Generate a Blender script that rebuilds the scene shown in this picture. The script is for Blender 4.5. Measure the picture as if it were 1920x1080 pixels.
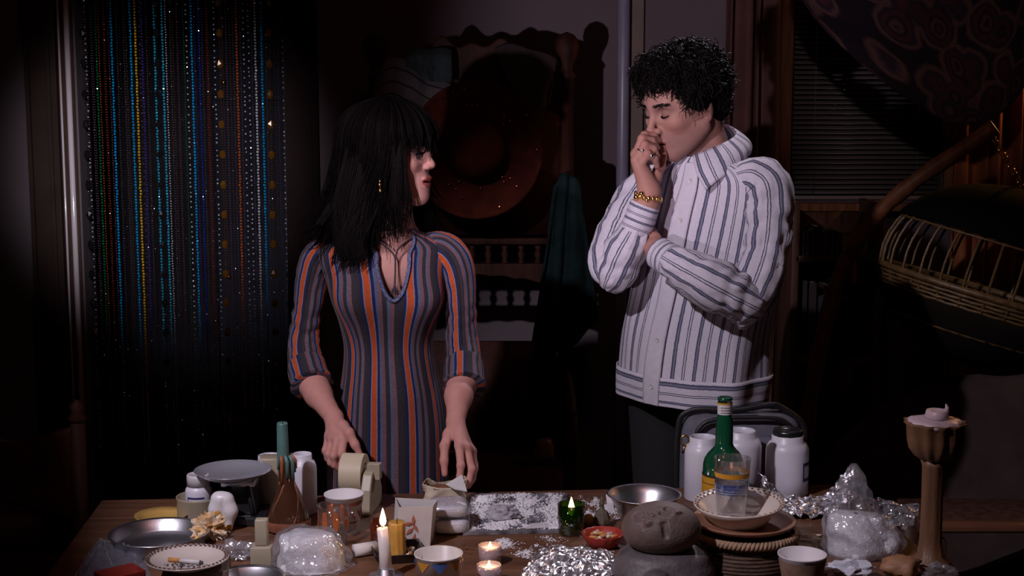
import bpy, bmesh, math, random
import numpy as np
from mathutils import Vector, Matrix, noise
for o in list(bpy.data.objects): bpy.data.objects.remove(o)
SC = bpy.context.scene
COL = SC.collection
PI = math.pi
rng = random.Random(7)
npr = np.random.RandomState(11)

# ------------------------------------------------------------------ camera
CAM_Z, PITCH, FPX = 1.63, math.radians(7.6), 1920*50/36
cd = bpy.data.cameras.new('camera'); cam = bpy.data.objects.new('camera', cd); COL.objects.link(cam)
cd.lens = 50; cd.sensor_width = 36; cd.clip_start = .05
cam.location = (0, 0, CAM_Z); cam.rotation_euler = (PI/2-PITCH, 0, 0)
SC.camera = cam

# ------------------------------------------------------------------ world: a dark interior, faint bounce
wd = bpy.data.worlds.new('world'); SC.world = wd; wd.use_nodes = True
wd.node_tree.nodes['Background'].inputs[0].default_value = (.5, .38, .45, 1)
wd.node_tree.nodes['Background'].inputs[1].default_value = .006

# ------------------------------------------------------------------ lamps of the set, then added lights
def spot(name, loc, aim, power, col, angle, blend, size):
    l = bpy.data.lights.new(name, 'SPOT'); l.energy = power; l.color = col
    l.spot_size = math.radians(angle); l.spot_blend = blend; l.shadow_soft_size = size
    o = bpy.data.objects.new(name, l); COL.objects.link(o); o.location = loc
    o.rotation_euler = (Vector(aim)-Vector(loc)).to_track_quat('-Z', 'Y').to_euler()
    return o
spot('key_lamp', (-1.15, 1.22, 2.80), (.03, 3.14, 1.00), 195, (1, .90, 1.03), 42, .40, .035)
spot('fill_lamp', (-1.12, .05, 1.22), (.50, 4.7, 1.78), 240, (1, .82, .98), 20, .8, .03)
spot('rim_lamp', (1.25, 4.86, 3.15), (.47, 3.56, 1.68), 110, (1, .9, 1.0), 22, .6, .05)
spot('bead_accent_spot', (-.68, 1.4, 1.97), (-1.19, 4.9, 1.40), 350, (.97, .92, 1.0), 19, .9, .09)  # added spot, placed for bead sparkle and the streak on the jamb
spot('blind_fill_spot', (.25, 1.0, 2.5), (1.33, 4.9, 1.70), 62, (1, .80, .78), 15, .9, .05)  # added spot that brightens the blind; no fixture stands there
gl = bpy.data.lights.new('red_ambient_fill', 'POINT'); gl.energy = 7; gl.color = (1, .36, .26); gl.shadow_soft_size = .25  # added reddish ambient light that lifts the blacks; no ceiling fixture
glo = bpy.data.objects.new('red_ambient_fill', gl); COL.objects.link(glo); glo.location = (.1, 1.6, 3.1)

vs = SC.view_settings
vs.view_transform = 'Standard'; vs.look = 'None'; vs.gamma = 1; vs.exposure = 0
try: vs.use_curve_mapping = False
except Exception: pass

# ------------------------------------------------------------------ measuring: photograph pixel -> place in the room
def _ray(px, py):
    u = (px-960)/FPX; v = (540-py)/FPX
    return Vector((u, math.cos(PITCH)+v*math.sin(PITCH), -math.sin(PITCH)+v*math.cos(PITCH)))
def W(px, py, Y):
    d = _ray(px, py); t = Y/d.y
    return Vector((d.x*t, Y, CAM_Z+d.z*t))
TZ = .75
def T(px, py, z=TZ):
    d = _ray(px, py); t = (z-CAM_Z)/d.z
    return Vector((d.x*t, d.y*t, z))
def mpp(Y): return Y/FPX*1.01          # metres per pixel at distance Y

# ------------------------------------------------------------------ materials
MATS = {}
def newmat(name):
    m = bpy.data.materials.new(name); m.use_nodes = True
    nt = m.node_tree; b = nt.nodes['Principled BSDF']
    return m, nt, b
def N(nt, typ, **kw):
    n = nt.nodes.new(typ)
    for k, v in kw.items():
        if k.startswith('i_'):
            key = k[2:]; key = int(key) if key.isdigit() else key.replace('_', ' ')
            n.inputs[key].default_value = v
        else: setattr(n, k, v)
    return n
def c4(c): return (c[0], c[1], c[2], 1)
def ramp(nt, stops, interp='LINEAR'):
    r = nt.nodes.new('ShaderNodeValToRGB'); cr = r.color_ramp; cr.interpolation = interp
    while len(cr.elements) < len(stops): cr.elements.new(.5)
    for e, (p, c) in zip(cr.elements, stops): e.position = p; e.color = c4(c)
    return r
def mat(name, c, rough=.5, metal=0, var=0, scale=20, bump=0, bscale=None, coat=0, spec=None, stretch=None, emit=None, c2=None, sss=0):
    """plain coloured stuff with procedural variation and fine relief"""
    if name in MATS: return MATS[name]
    m, nt, b = newmat(name)
    b.inputs['Base Color'].default_value = c4(c); b.inputs['Roughness'].default_value = rough
    b.inputs['Metallic'].default_value = metal
    if coat: b.inputs['Coat Weight'].default_value = coat; b.inputs['Coat Roughness'].default_value = .08
    if spec is not None: b.inputs['Specular IOR Level'].default_value = spec
    if sss:
        b.inputs['Subsurface Weight'].default_value = sss; b.inputs['Subsurface Radius'].default_value = (.01, .004, .002)
        b.inputs['Subsurface Scale'].default_value = 1
    tc = N(nt, 'ShaderNodeTexCoord'); src = tc.outputs['Object']
    if stretch:
        mp = N(nt, 'ShaderNodeMapping'); mp.inputs['Scale'].default_value = stretch
        nt.links.new(src, mp.inputs[0]); src = mp.outputs[0]
    if var or c2:
        nz = N(nt, 'ShaderNodeTexNoise', i_Scale=scale, i_Detail=5.0); nt.links.new(src, nz.inputs['Vector'])
        d = c2 if c2 else tuple(x*(1-var) for x in c)
        l = c if c2 else tuple(min(1, x*(1+var)) for x in c)
        r = ramp(nt, [(.32, d), (.68, l)]); nt.links.new(nz.outputs['Fac'], r.inputs[0])
        nt.links.new(r.outputs[0], b.inputs['Base Color'])
    if bump:
        nb = N(nt, 'ShaderNodeTexNoise', i_Scale=bscale or scale*3, i_Detail=4.0); nt.links.new(src, nb.inputs['Vector'])
        bp = N(nt, 'ShaderNodeBump', i_Strength=bump, i_Distance=.004); nt.links.new(nb.outputs['Fac'], bp.inputs['Height'])
        nt.links.new(bp.outputs[0], b.inputs['Normal'])
    if emit:
        b.inputs['Emission Color'].default_value = c4(emit[0]); b.inputs['Emission Strength'].default_value = emit[1]
    MATS[name] = m; return m
def glassy(name, tint=(1, 1, 1), refl=.10, rough=.02, haze=0, hazec=(.8, .8, .85), bump=0, bscale=40):
    """thin clear wall: see-through with sharp reflections, plus a little milky haze"""
    if name in MATS: return MATS[name]
    m, nt, b = newmat(name); out = nt.nodes['Material Output']
    tr = N(nt, 'ShaderNodeBsdfTransparent'); tr.inputs[0].default_value = c4(tint)
    gl = N(nt, 'ShaderNodeBsdfGlossy'); gl.inputs['Roughness'].default_value = rough
    lw = N(nt, 'ShaderNodeLayerWeight', i_Blend=.25)
    mr = N(nt, 'ShaderNodeMapRange'); mr.inputs['To Min'].default_value = refl; mr.inputs['To Max'].default_value = .8
    nt.links.new(lw.outputs['Facing'], mr.inputs['Value'])
    df = N(nt, 'ShaderNodeBsdfDiffuse'); df.inputs[0].default_value = c4(hazec)
    m1 = N(nt, 'ShaderNodeMixShader'); m1.inputs[0].default_value = haze
    nt.links.new(tr.outputs[0], m1.inputs[1]); nt.links.new(df.outputs[0], m1.inputs[2])
    m2 = N(nt, 'ShaderNodeMixShader'); nt.links.new(mr.outputs[0], m2.inputs[0])
    nt.links.new(m1.outputs[0], m2.inputs[1]); nt.links.new(gl.outputs[0], m2.inputs[2])
    if bump:
        tc = N(nt, 'ShaderNodeTexCoord'); nb = N(nt, 'ShaderNodeTexNoise', i_Scale=bscale, i_Detail=3.0)
        nt.links.new(tc.outputs['Object'], nb.inputs['Vector'])
        bp = N(nt, 'ShaderNodeBump', i_Strength=bump, i_Distance=.006); nt.links.new(nb.outputs['Fac'], bp.inputs['Height'])
        nt.links.new(bp.outputs[0], gl.inputs['Normal']); nt.links.new(bp.outputs[0], df.inputs['Normal'])
    nt.links.new(m2.outputs[0], out.inputs[0]); nt.nodes.remove(b)
    MATS[name] = m; return m
def uvmat(name, stops, rough=.8, axis=0, interp='LINEAR', wob=0, wscale=60, weave=.3, wvs=900, sheen=0, fleck=.25, spec=.2):
    """pattern along one UV direction (one repeat per UV unit), with woven relief"""
    m, nt, b = newmat(name)
    uv = N(nt, 'ShaderNodeUVMap'); sp = N(nt, 'ShaderNodeSeparateXYZ'); nt.links.new(uv.outputs[0], sp.inputs[0])
    tc = N(nt, 'ShaderNodeTexCoord')
    src = sp.outputs[axis]
    if wob:
        nz = N(nt, 'ShaderNodeTexNoise', i_Scale=wscale, i_Detail=2.0); nt.links.new(tc.outputs['Object'], nz.inputs['Vector'])
        ma = N(nt, 'ShaderNodeMath', operation='MULTIPLY_ADD'); ma.inputs[1].default_value = wob
        nt.links.new(nz.outputs['Fac'], ma.inputs[0]); nt.links.new(src, ma.inputs[2]); src = ma.outputs[0]
    fr = N(nt, 'ShaderNodeMath', operation='FRACT'); nt.links.new(src, fr.inputs[0])
    r = ramp(nt, stops, interp); nt.links.new(fr.outputs[0], r.inputs[0])
    colr = r.outputs[0]
    if fleck:
        nz2 = N(nt, 'ShaderNodeTexNoise', i_Scale=350.0, i_Detail=2.0); nt.links.new(tc.outputs['Object'], nz2.inputs['Vector'])
        hs = N(nt, 'ShaderNodeMapRange'); hs.inputs['From Min'].default_value = .3; hs.inputs['From Max'].default_value = .7
        hs.inputs['To Min'].default_value = 1-fleck; hs.inputs['To Max'].default_value = 1+fleck
        nt.links.new(nz2.outputs['Fac'], hs.inputs['Value'])
        mx = N(nt, 'ShaderNodeVectorMath', operation='SCALE'); nt.links.new(colr, mx.inputs[0]); nt.links.new(hs.outputs[0], mx.inputs['Scale'])
        colr = mx.outputs[0]
    nt.links.new(colr, b.inputs['Base Color'])
    b.inputs['Roughness'].default_value = rough; b.inputs['Specular IOR Level'].default_value = spec
    if sheen: b.inputs['Sheen Weight'].default_value = sheen
    nb = N(nt, 'ShaderNodeTexNoise', i_Scale=float(wvs), i_Detail=2.0); nt.links.new(tc.outputs['Object'], nb.inputs['Vector'])
    bp = N(nt, 'ShaderNodeBump', i_Strength=weave, i_Distance=.001); nt.links.new(nb.outputs['Fac'], bp.inputs['Height'])
    nt.links.new(bp.outputs[0], b.inputs['Normal'])
    return m

# ------------------------------------------------------------------ geometry collector
class G:
    def __init__(s): s.v = []; s.f = []; s.uv = []; s.mi = []; s.cur = 0
    def n(s): return len(s.v)
    def add(s, vs, fs, uvs=None):
        k = len(s.v); s.v.extend([tuple(p) for p in vs])
        s.uv.extend(uvs if uvs is not None else [(0, 0)]*len(vs))
        for f in fs: s.f.append(tuple(i+k for i in f)); s.mi.append(s.cur)
        return s
    def box(s, c, d, rot=None, taper=1.0):
        c = Vector(c); x, y, z = d[0]/2, d[1]/2, d[2]/2
        vs = [Vector((sx*x*(taper if sz > 0 else 1), sy*y*(taper if sz > 0 else 1), sz*z)) for sz in (-1, 1) for sy in (-1, 1) for sx in (-1, 1)]
        if rot is not None: vs = [rot @ p for p in vs]
        return s.add([p+c for p in vs], [(0, 2, 3, 1), (4, 5, 7, 6), (0, 1, 5, 4), (2, 6, 7, 3), (0, 4, 6, 2), (1, 3, 7, 5)])
    def grid(s, fn, nu, nv, uvfn=None, closed=False):
        vs = []; us = []
        for j in range(nv+1):
            for i in range(nu+1):
                u, v = i/nu, j/nv; vs.append(fn(u, v)); us.append(uvfn(u, v) if uvfn else (u, v))
        fs = [(j*(nu+1)+i, j*(nu+1)+i+1, (j+1)*(nu+1)+i+1, (j+1)*(nu+1)+i) for j in range(nv) for i in range(nu)]
        return s.add(vs, fs, us)
    def lathe(s, prof, c=(0, 0, 0), seg=32, rot=None, flute=None, cap=True):
        """prof: (radius, height) from bottom to top"""
        c = Vector(c); vs = []; us = []
        for j, (r, z) in enumerate(prof):
            for i in range(seg):
                a = 2*PI*i/seg; rr = r*(flute(a, j) if flute else 1)
                p = Vector((rr*math.cos(a), rr*math.sin(a), z))
                if rot is not None: p = rot @ p
                vs.append(p+c); us.append((i/seg, j/max(1, len(prof)-1)))
        fs = [(j*seg+i, j*seg+(i+1) % seg, (j+1)*seg+(i+1) % seg, (j+1)*seg+i) for j in range(len(prof)-1) for i in range(seg)]
        if cap:
            if prof[0][0] > 1e-5: fs.append(tuple(reversed(range(seg))))
            if prof[-1][0] > 1e-5: fs.append(tuple((len(prof)-1)*seg+i for i in range(seg)))
        return s.add(vs, fs, us)
    def tube(s, path, rad, seg=8, cap=True, ref=None, squash=1.0, uvn=1.0):
        P = [Vector(p) for p in path]; n = len(P)
        R = rad if hasattr(rad, '__len__') else [rad]*n
        vs = []; us = []; L = 0; a1 = None
        for k in range(n):
            t = (P[min(n-1, k+1)]-P[max(0, k-1)]).normalized()
            if a1 is None:
                r0 = Vector(ref) if ref else (Vector((0, 0, 1)) if abs(t.z) < .9 else Vector((1, 0, 0)))
                a1 = (r0-t*r0.dot(t)).normalized()
            else: a1 = (a1-t*a1.dot(t)).normalized()
            a2 = t.cross(a1)
            if k: L += (P[k]-P[k-1]).length
            for i in range(seg+1):
                a = 2*PI*i/seg
                vs.append(P[k]+(a1*math.cos(a)+a2*math.sin(a)*squash)*R[k]); us.append((i/seg*uvn, L))
        w = seg+1
        fs = [(j*w+i, j*w+i+1, (j+1)*w+i+1, (j+1)*w+i) for j in range(n-1) for i in range(seg)]
        if cap: fs += [tuple(reversed(range(seg))), tuple((n-1)*w+i for i in range(seg))]
        return s.add(vs, fs, us)
    def ball(s, c, r, nu=12, nv=8, rot=None):
        r = (r, r, r) if not hasattr(r, '__len__') else r
        c = Vector(c); vs = []; fs = []
        for j in range(1, nv):
            for i in range(nu):
                p = Vector((r[0]*math.sin(PI*j/nv)*math.cos(2*PI*i/nu), r[1]*math.sin(PI*j/nv)*math.sin(2*PI*i/nu), r[2]*math.cos(PI*j/nv)))
                if rot is not None: p = rot @ p
                vs.append(p+c)
        top = Vector((0, 0, r[2])); bot = Vector((0, 0, -r[2]))
        if rot is not None: top = rot @ top; bot = rot @ bot
        for j in range(nv-2):
            for i in range(nu): fs.append((j*nu+i, (j+1)*nu+i, (j+1)*nu+(i+1) % nu, j*nu+(i+1) % nu))
        k = len(vs); vs += [top+c, bot+c]
        for i in range(nu): fs += [(k, i, (i+1) % nu), (k+1, (nv-2)*nu+(i+1) % nu, (nv-2)*nu+i)]
        return s.add(vs, fs)
    def arrays(s, V, F, uvs=None): return s.add([tuple(p) for p in V], [tuple(f) for f in F], uvs)

ORG = {}
def finish(name, g, m, parent=None, smooth=True, origin=None, bev=0, sub=0, solid=0, label=None, colors=None):
    V = np.array(g.v, dtype=float)
    if parent is not None: org = ORG[parent.name]
    elif origin is not None: org = np.array(origin, dtype=float)
    else: org = np.array([(V[:, 0].min()+V[:, 0].max())/2, (V[:, 1].min()+V[:, 1].max())/2, V[:, 2].min()])
    me = bpy.data.meshes.new(name); me.from_pydata((V-org).tolist(), [], g.f)
    ms = m if isinstance(m, (list, tuple)) else [m]
    for x in ms: me.materials.append(x)
    if len(ms) > 1: me.polygons.foreach_set('material_index', g.mi)
    if any(u != (0, 0) for u in g.uv):
        ul = me.uv_layers.new(name='UVMap'); li = np.zeros(len(me.loops), dtype=np.int32); me.loops.foreach_get('vertex_index', li)
        ul.data.foreach_set('uv', np.array(g.uv, dtype=np.float32)[li].ravel())
    if colors is not None:
        ca = me.color_attributes.new('Col', 'FLOAT_COLOR', 'POINT')
        ca.data.foreach_set('color', np.concatenate([colors, np.ones((len(colors), 1))], 1).astype(np.float32).ravel())
    if smooth: me.polygons.foreach_set('use_smooth', [True]*len(me.polygons))
    me.update()
    o = bpy.data.objects.new(name, me); COL.objects.link(o)
    if parent is not None: o.parent = parent; ORG[o.name] = ORG[parent.name]
    else: o.location = org.tolist(); ORG[o.name] = org
    if bev:
        md = o.modifiers.new('b', 'BEVEL'); md.width = bev; md.segments = 2; md.limit_method = 'ANGLE'
    if solid:
        md = o.modifiers.new('s', 'SOLIDIFY'); md.thickness = solid; md.offset = -1
    if sub:
        md = o.modifiers.new('u', 'SUBSURF'); md.levels = sub; md.render_levels = sub
    if label: o['label'] = label
    return o
def thing(name, label, cat, loc, group=None):
    o = bpy.data.objects.new(name, None); COL.objects.link(o); o.location = loc; ORG[o.name] = np.array(loc, dtype=float)
    o.empty_display_size = .05
    return tag(o, label, cat, group)
def tag(o, label, cat, group=None, kind=None):
    o['label'] = label; o['category'] = cat
    if group: o['group'] = group
    if kind: o['kind'] = kind
    return o
def struct(name, g, m, label=None, cat=None, **kw):
    o = finish(name, g, m, **kw); o['kind'] = 'structure'
    if label: o['label'] = label
    if cat: o['category'] = cat
    return o
def catmull(P, n):
    """smooth resampling of rows of numbers"""
    P = np.array(P, dtype=float); m = len(P); out = []
    for q in np.linspace(0, m-1, n):
        i = min(int(q), m-2); t = q-i
        p0, p1, p2, p3 = P[max(i-1, 0)], P[i], P[i+1], P[min(i+2, m-1)]
        out.append(.5*((2*p1)+(-p0+p2)*t+(2*p0-5*p1+4*p2-p3)*t*t+(-p0+3*p1-3*p2+p3)*t**3))
    return np.array(out)
def nz(p, s, seed=0): return noise.noise(Vector((p[0]*s+seed*7.3, p[1]*s-seed*3.1, p[2]*s+seed)))
def turb(p, s, seed=0, o=4):
    r = 0; a = 1
    for _ in range(o): r += a*nz(p, s, seed); s *= 2; a *= .5
    return r
def rotz(a): return Matrix.Rotation(a, 3, 'Z')
def rotm(rx=0, ry=0, rz=0): return Matrix.Rotation(rz, 3, 'Z') @ Matrix.Rotation(ry, 3, 'Y') @ Matrix.Rotation(rx, 3, 'X')

# ------------------------------------------------------------------ distance-field sculpting (bodies, heads, hands, stones)
class Sculpt:
    def __init__(s, lo, hi, h):
        s.lo = np.array(lo, float); s.h = h; s.n = np.ceil((np.array(hi)-s.lo)/h).astype(int)+1
        s.d = np.full(s.n, 1.0, dtype=np.float32)
        s.ax = [s.lo[i]+h*np.arange(s.n[i]) for i in range(3)]
    def _sub(s, c, r):
        sl = []
        for i in range(3):
            a = int(max(0, math.floor((c[i]-r-s.lo[i])/s.h))); b = int(min(s.n[i], math.ceil((c[i]+r-s.lo[i])/s.h)+1))
            if b <= a: return None, None
            sl.append(slice(a, b))
        X = np.stack(np.meshgrid(*[s.ax[i][sl[i]] for i in range(3)], indexing='ij'), -1)
        return tuple(sl), X
    def _mix(s, sl, f, k, sub):
        d = s.d[sl]; f = f.astype(np.float32)
        if sub:
            f = -f; h = np.maximum(k-np.abs(d-f), 0)/max(k, 1e-6); s.d[sl] = np.maximum(d, f)+h*h*k*.25
        else:
            h = np.maximum(k-np.abs(d-f), 0)/max(k, 1e-6); s.d[sl] = np.minimum(d, f)-h*h*k*.25
    def ell(s, c, r, k=.01, R=None, sub=False):
        c = np.array(c, float); r = np.array(r, float); sl, X = s._sub(c, r.max()+k*1.2+4*s.h)
        if sl is None: return
        q = X-c
        if R is not None: q = q @ R          # world -> local (R columns = local axes)
        k0 = np.linalg.norm(q/r, axis=-1); k1 = np.linalg.norm(q/(r*r), axis=-1)+1e-9
        s._mix(sl, k0*(k0-1)/k1, k, sub)
    def cone(s, a, b, r1, r2, k=.01, sub=False, flat=None):
        a = np.array(a, float); b = np.array(b, float); c = (a+b)/2; L = np.linalg.norm(b-a)
        sl, X = s._sub(c, L/2+max(r1, r2)+k*1.2+4*s.h)
        if sl is None: return
        q = X-a; ba = b-a; t = np.clip((q@ba)/max(ba@ba, 1e-9), 0, 1)
        v = q-t[..., None]*ba
        if flat is not None:                 # flatten along a direction
            n, kf = flat; n = np.array(n, float); n /= np.linalg.norm(n); v = v+(v@n)[..., None]*n*(kf-1)
        s._mix(sl, np.linalg.norm(v, axis=-1)-(r1+(r2-r1)*t), k, sub)
    def chain(s, pts, rad, k=.006, sub=False):
        for i in range(len(pts)-1): s.cone(pts[i], pts[i+1], rad[i], rad[i+1], k, sub)
    def mesh(s, smooth=1):
        d = s.d; neg = d < 0
        n = s.n-1
        cor = [(i, j, k) for i in (0, 1) for j in (0, 1) for k in (0, 1)]
        cnt = np.zeros(n, np.int8)
        for (i, j, k) in cor: cnt += neg[i:i+n[0], j:j+n[1], k:k+n[2]]
        act = np.argwhere((cnt > 0) & (cnt < 8)); cid = np.full(n, -1, np.int64)
        cid[act[:, 0], act[:, 1], act[:, 2]] = np.arange(len(act))
        val = np.stack([d[act[:, 0]+i, act[:, 1]+j, act[:, 2]+k] for (i, j, k) in cor], 1)
        pos = np.zeros((len(act), 3)); w = np.zeros(len(act))
        for a in range(8):
            for b in range(a+1, 8):
                df = np.abs(np.array(cor[a])-np.array(cor[b]))
                if df.sum() != 1: continue
                m = (val[:, a] < 0) != (val[:, b] < 0); t = val[m, a]/(val[m, a]-val[m, b])
                pos[m] += np.array(cor[a])+t[:, None]*(np.array(cor[b])-np.array(cor[a])); w[m] += 1
        V = s.lo+s.h*(act+pos/w[:, None])
        F = []
        for ax in range(3):
            e = [0, 0, 0]; e[ax] = 1
            A = neg[:neg.shape[0]-e[0], :neg.shape[1]-e[1], :neg.shape[2]-e[2]]; B = neg[e[0]:, e[1]:, e[2]:]
            for flip, M in ((0, A & ~B), (1, ~A & B)):
                I = np.argwhere(M); o1 = (ax+1) % 3; o2 = (ax+2) % 3
                I = I[(I[:, o1] > 0) & (I[:, o2] > 0) & (I[:, o1] < n[o1]) & (I[:, o2] < n[o2])]
                def at(d1, d2):
                    J = I.copy(); J[:, o1] += d1; J[:, o2] += d2; return cid[J[:, 0], J[:, 1], J[:, 2]]
                q = np.stack([at(-1, -1), at(0, -1), at(0, 0), at(-1, 0)], 1)
                F.append(q[:, ::-1] if flip else q)
        F = np.concatenate(F)
        for _ in range(smooth):
            S = np.zeros_like(V); c = np.zeros(len(V))
            for a, b in ((0, 1), (1, 2), (2, 3), (3, 0)):
                np.add.at(S, F[:, a], V[F[:, b]]); np.add.at(S, F[:, b], V[F[:, a]]); np.add.at(c, F[:, a], 1); np.add.at(c, F[:, b], 1)
            V = V*.5+.5*S/c[:, None]
        return V, F

# ================================================================== THE ROOM
BY = 4.95                                              # face of the back wall
def bx(px, py=450, Y=BY): return W(px, py, Y).x
def bz(py, Y=BY): return W(960, py, Y).z
def slab(g, x0, x1, y0, y1, z0, z1): return g.box(((x0+x1)/2, (y0+y1)/2, (z0+z1)/2), (x1-x0, y1-y0, z1-z0))
PLASTER = mat('old_plaster', (.120, .097, .108), .85, spec=.08, var=.10, scale=3, bump=.12, bscale=30)
WOODT = mat('dark_woodwork', (.060, .030, .024), .4, var=.25, scale=8, bump=.1, bscale=60, stretch=(6, 6, .6))
def woodmat(name, c, rough=.45, scale=6, stretch=(8, 8, .7)):
    return mat(name, c, rough, spec=.2, var=.35, scale=scale, bump=.15, bscale=scale*6, stretch=stretch)
ceil_z = 3.35
g = G(); g.box((-.2, 3.1, -.05), (5.6, 8.4, .1)); floor = struct('floor', g, mat('floor_base', (.03, .018, .014), .6))
FB = woodmat('floorboards', (.075, .040, .028), .4, 4, (.7, 8, 8))
for k in range(20):                                     # boards run across, each with its own edges
    g = G(); slab(g, -2.9, 2.5, 1.0+.2*k+.002, 1.0+.2*(k+1)-.002, 0, .012); finish('floorboard', g, FB, floor, smooth=False)
g = G(); g.box((-.2, 3.1, ceil_z+.05), (5.6, 8.4, .1)); struct('ceiling', g, PLASTER)
g = G(); slab(g, -3.0, -2.9, -1, 7.2, 0, ceil_z); struct('wall_left', g, PLASTER)
g = G(); slab(g, 2.5, 2.6, -1, 7.2, 0, ceil_z); struct('wall_right', g, PLASTER)
g = G(); slab(g, -3.0, 2.6, -1.1, -1.0, 0, ceil_z); struct('wall_front', g, PLASTER)
dx0, dx1 = bx(156), bx(538); wx0, wx1 = bx(1482, 250), bx(1768, 250); wz0, wz1 = bz(376), 2.25; th = .12
g = G(); slab(g, -2.9, dx0, BY, BY+th, 0, ceil_z); slab(g, dx0, dx1, BY, BY+th, 2.15, ceil_z); slab(g, dx1, wx0, BY, BY+th, 0, ceil_z)
slab(g, wx0, wx1, BY, BY+th, 0, wz0); slab(g, wx0, wx1, BY, BY+th, wz1, ceil_z); slab(g, wx1, 2.5, BY, BY+th, 0, ceil_z)
struct('wall_back', g, PLASTER, smooth=False)
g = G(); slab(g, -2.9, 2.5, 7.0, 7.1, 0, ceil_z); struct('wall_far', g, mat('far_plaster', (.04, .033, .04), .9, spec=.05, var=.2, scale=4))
# door casings
g = G(); slab(g, bx(66), bx(122), BY-.025, BY, 0, 2.25); slab(g, bx(66), bx(74), BY-.04, BY-.025, 0, 2.25); slab(g, bx(104), bx(112), BY-.035, BY-.025, 0, 2.25)
struct('trim_1', g, mat('brown_paint', (.040, .025, .022), .7, spec=.06, var=.2, scale=5), smooth=False, bev=.003)
GLOSSW = mat('glossy_white_paint', (.62, .56, .60), .13, coat=1, spec=1)
g = G()
for px, r in ((128, .004), (143, .0095)): g.tube([(bx(px), BY-.014, 0), (bx(px), BY-.014, 2.2)], r, 24)
struct('trim_2', g, GLOSSW)
g = G(); slab(g, bx(123), bx(152), BY-.012, BY, 0, 2.2); struct('trim_5', g, WOODT)
g = G(); slab(g, dx1+.004, bx(600), BY-.022, BY, 0, 2.25); slab(g, bx(590), bx(603), BY-.036, BY-.022, 0, 2.25)
struct('trim_3', g, mat('brown_paint_b', (.020, .012, .012), .7, spec=.04, var=.2, scale=5), smooth=False, bev=.003)
g = G(); slab(g, -2.9, bx(66), BY-.02, BY, 0, .16); struct('baseboard_left', g, WOODT)
g = G(); slab(g, bx(604), wx0, BY-.02, BY, 0, .16); struct('baseboard_back', g, WOODT)
# riser pipe and the board beside it
g = G(); x = bx(1166, 200); g.tube([(x, BY-.045, 0), (x, BY-.045, ceil_z)], .0215, 24)
for z in (1.02, 2.3): g.lathe([(.0216, -.02), (.027, -.02), (.027, .02), (.0216, .02)], (x, BY-.045, z), 24)
tag(finish('riser_pipe', g, mat('pipe_paint', (.22, .21, .28), .35, var=.1, scale=9)), 'pale painted riser pipe running up the wall behind the two people', 'pipe')
g = G(); slab(g, bx(1180, 200), bx(1205, 200), BY-.02, BY, 0, ceil_z); struct('trim_4', g, mat('beige_board', (.135, .095, .075), .6, var=.2, scale=6), smooth=False, bev=.003)
# window with casing, glass, venetian blind
CAS = woodmat('casing_wood', (.16, .065, .030), .35)
g = G(); slab(g, wx0-.045, wx0-.002, BY-.03, BY+.03, wz0-.03, wz1+.08); slab(g, wx1+.002, wx1+.07, BY-.03, BY+.03, wz0-.03, wz1+.08); slab(g, wx0-.002, wx1+.002, BY-.03, BY+.03, wz1+.002, wz1+.08)
slab(g, wx0-.07, wx1+.09, BY-.10, BY+.03, wz0-.03, wz0-.004)
win = struct('window_1', g, CAS, smooth=False, bev=.003)
g = G(); slab(g, wx0, wx1, BY+.085, BY+.090, wz0, wz1); finish('pane', g, glassy('night_glass', (.10, .11, .14), .12, .02), win)
g = G(); slab(g, wx0, wx1, BY+.07, BY+.10, (wz0+wz1)/2-.02, (wz0+wz1)/2+.02); finish('meeting_rail', g, CAS, win)
blind = thing('venetian_blind', 'grey venetian blind with thin slats, lowered in the window behind the hanging chair', 'blind', ((wx0+wx1)/2, BY+.02, wz0))
SLAT = mat('blind_slat', (.12, .105, .105), .45, var=.08, scale=8)
n_sl = int((2.2-wz0)/.0172)
me0 = None
for k in range(n_sl):
    z = wz0+.030+k*.0172
    if me0 is None:
        g = G(); w = (wx1-wx0)-.02
        g.grid(lambda u, v: Vector((blind.location.x+(u-.5)*w, BY+.02+(v-.5)*.022, wz0+.030+(v-.5)*.012+.002*math.sin(PI*v))), 1, 4); o0 = finish('slat', g, SLAT, blind, solid=.0008); me0 = o0.data
    else:
        o = bpy.data.objects.new('slat', me0); COL.objects.link(o); o.parent = blind; o.location = (0, 0, k*.0172)
        md = o.modifiers.new('s', 'SOLIDIFY'); md.thickness = .0008
g = G(); slab(g, wx0+.006, wx1-.006, BY+.006, BY+.034, wz0+.002, wz0+.016); finish('bottom_rail', g, mat('blind_rail', (.22, .17, .16), .4), blind, bev=.003)
for t in (.16, .84):
    g = G(); g.tube([(wx0+(wx1-wx0)*t, BY+.008, wz0+.01), (wx0+(wx1-wx0)*t, BY+.008, 2.2)], .0012, 5); finish('ladder_cord', g, SLAT, blind)
# drapes
def drape(name, x0, x1, Y, z0, z1, m, folds, amp, label, seed):
    g = G()
    def fn(u, v):
        a = u*folds*2*PI; return Vector((x0+(x1-x0)*u+.012*math.sin(a*.5+v*2+seed), Y+amp*math.sin(a+.5*math.sin(v*3+seed))*(1-.35*v)+.012*nz((u*6, v*3, seed), 2), z1+(z0-z1)*v))
    g.grid(fn, folds*14, 30); return tag(finish(name, g, m, solid=.003), label, 'curtain')
drape('curtain', bx(1352, 250, 4.86), bx(1455, 250, 4.86), 4.865, .06, 2.4, mat('maroon_drape', (.070, .024, .020), .85, var=.2, scale=12, bump=.2, bscale=300), 4, .022, 'dark maroon curtain hanging beside the blind, behind the striped overshirt', 1)
drape('curtain', bx(1782, 450, 4.86), bx(1990, 450, 4.86), 4.855, .06, 2.4, mat('amber_drape', (.30, .085, .028), .8, var=.25, scale=10, bump=.2, bscale=300), 7, .030, 'amber orange curtain hanging behind the hanging wicker chair', 2)
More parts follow.
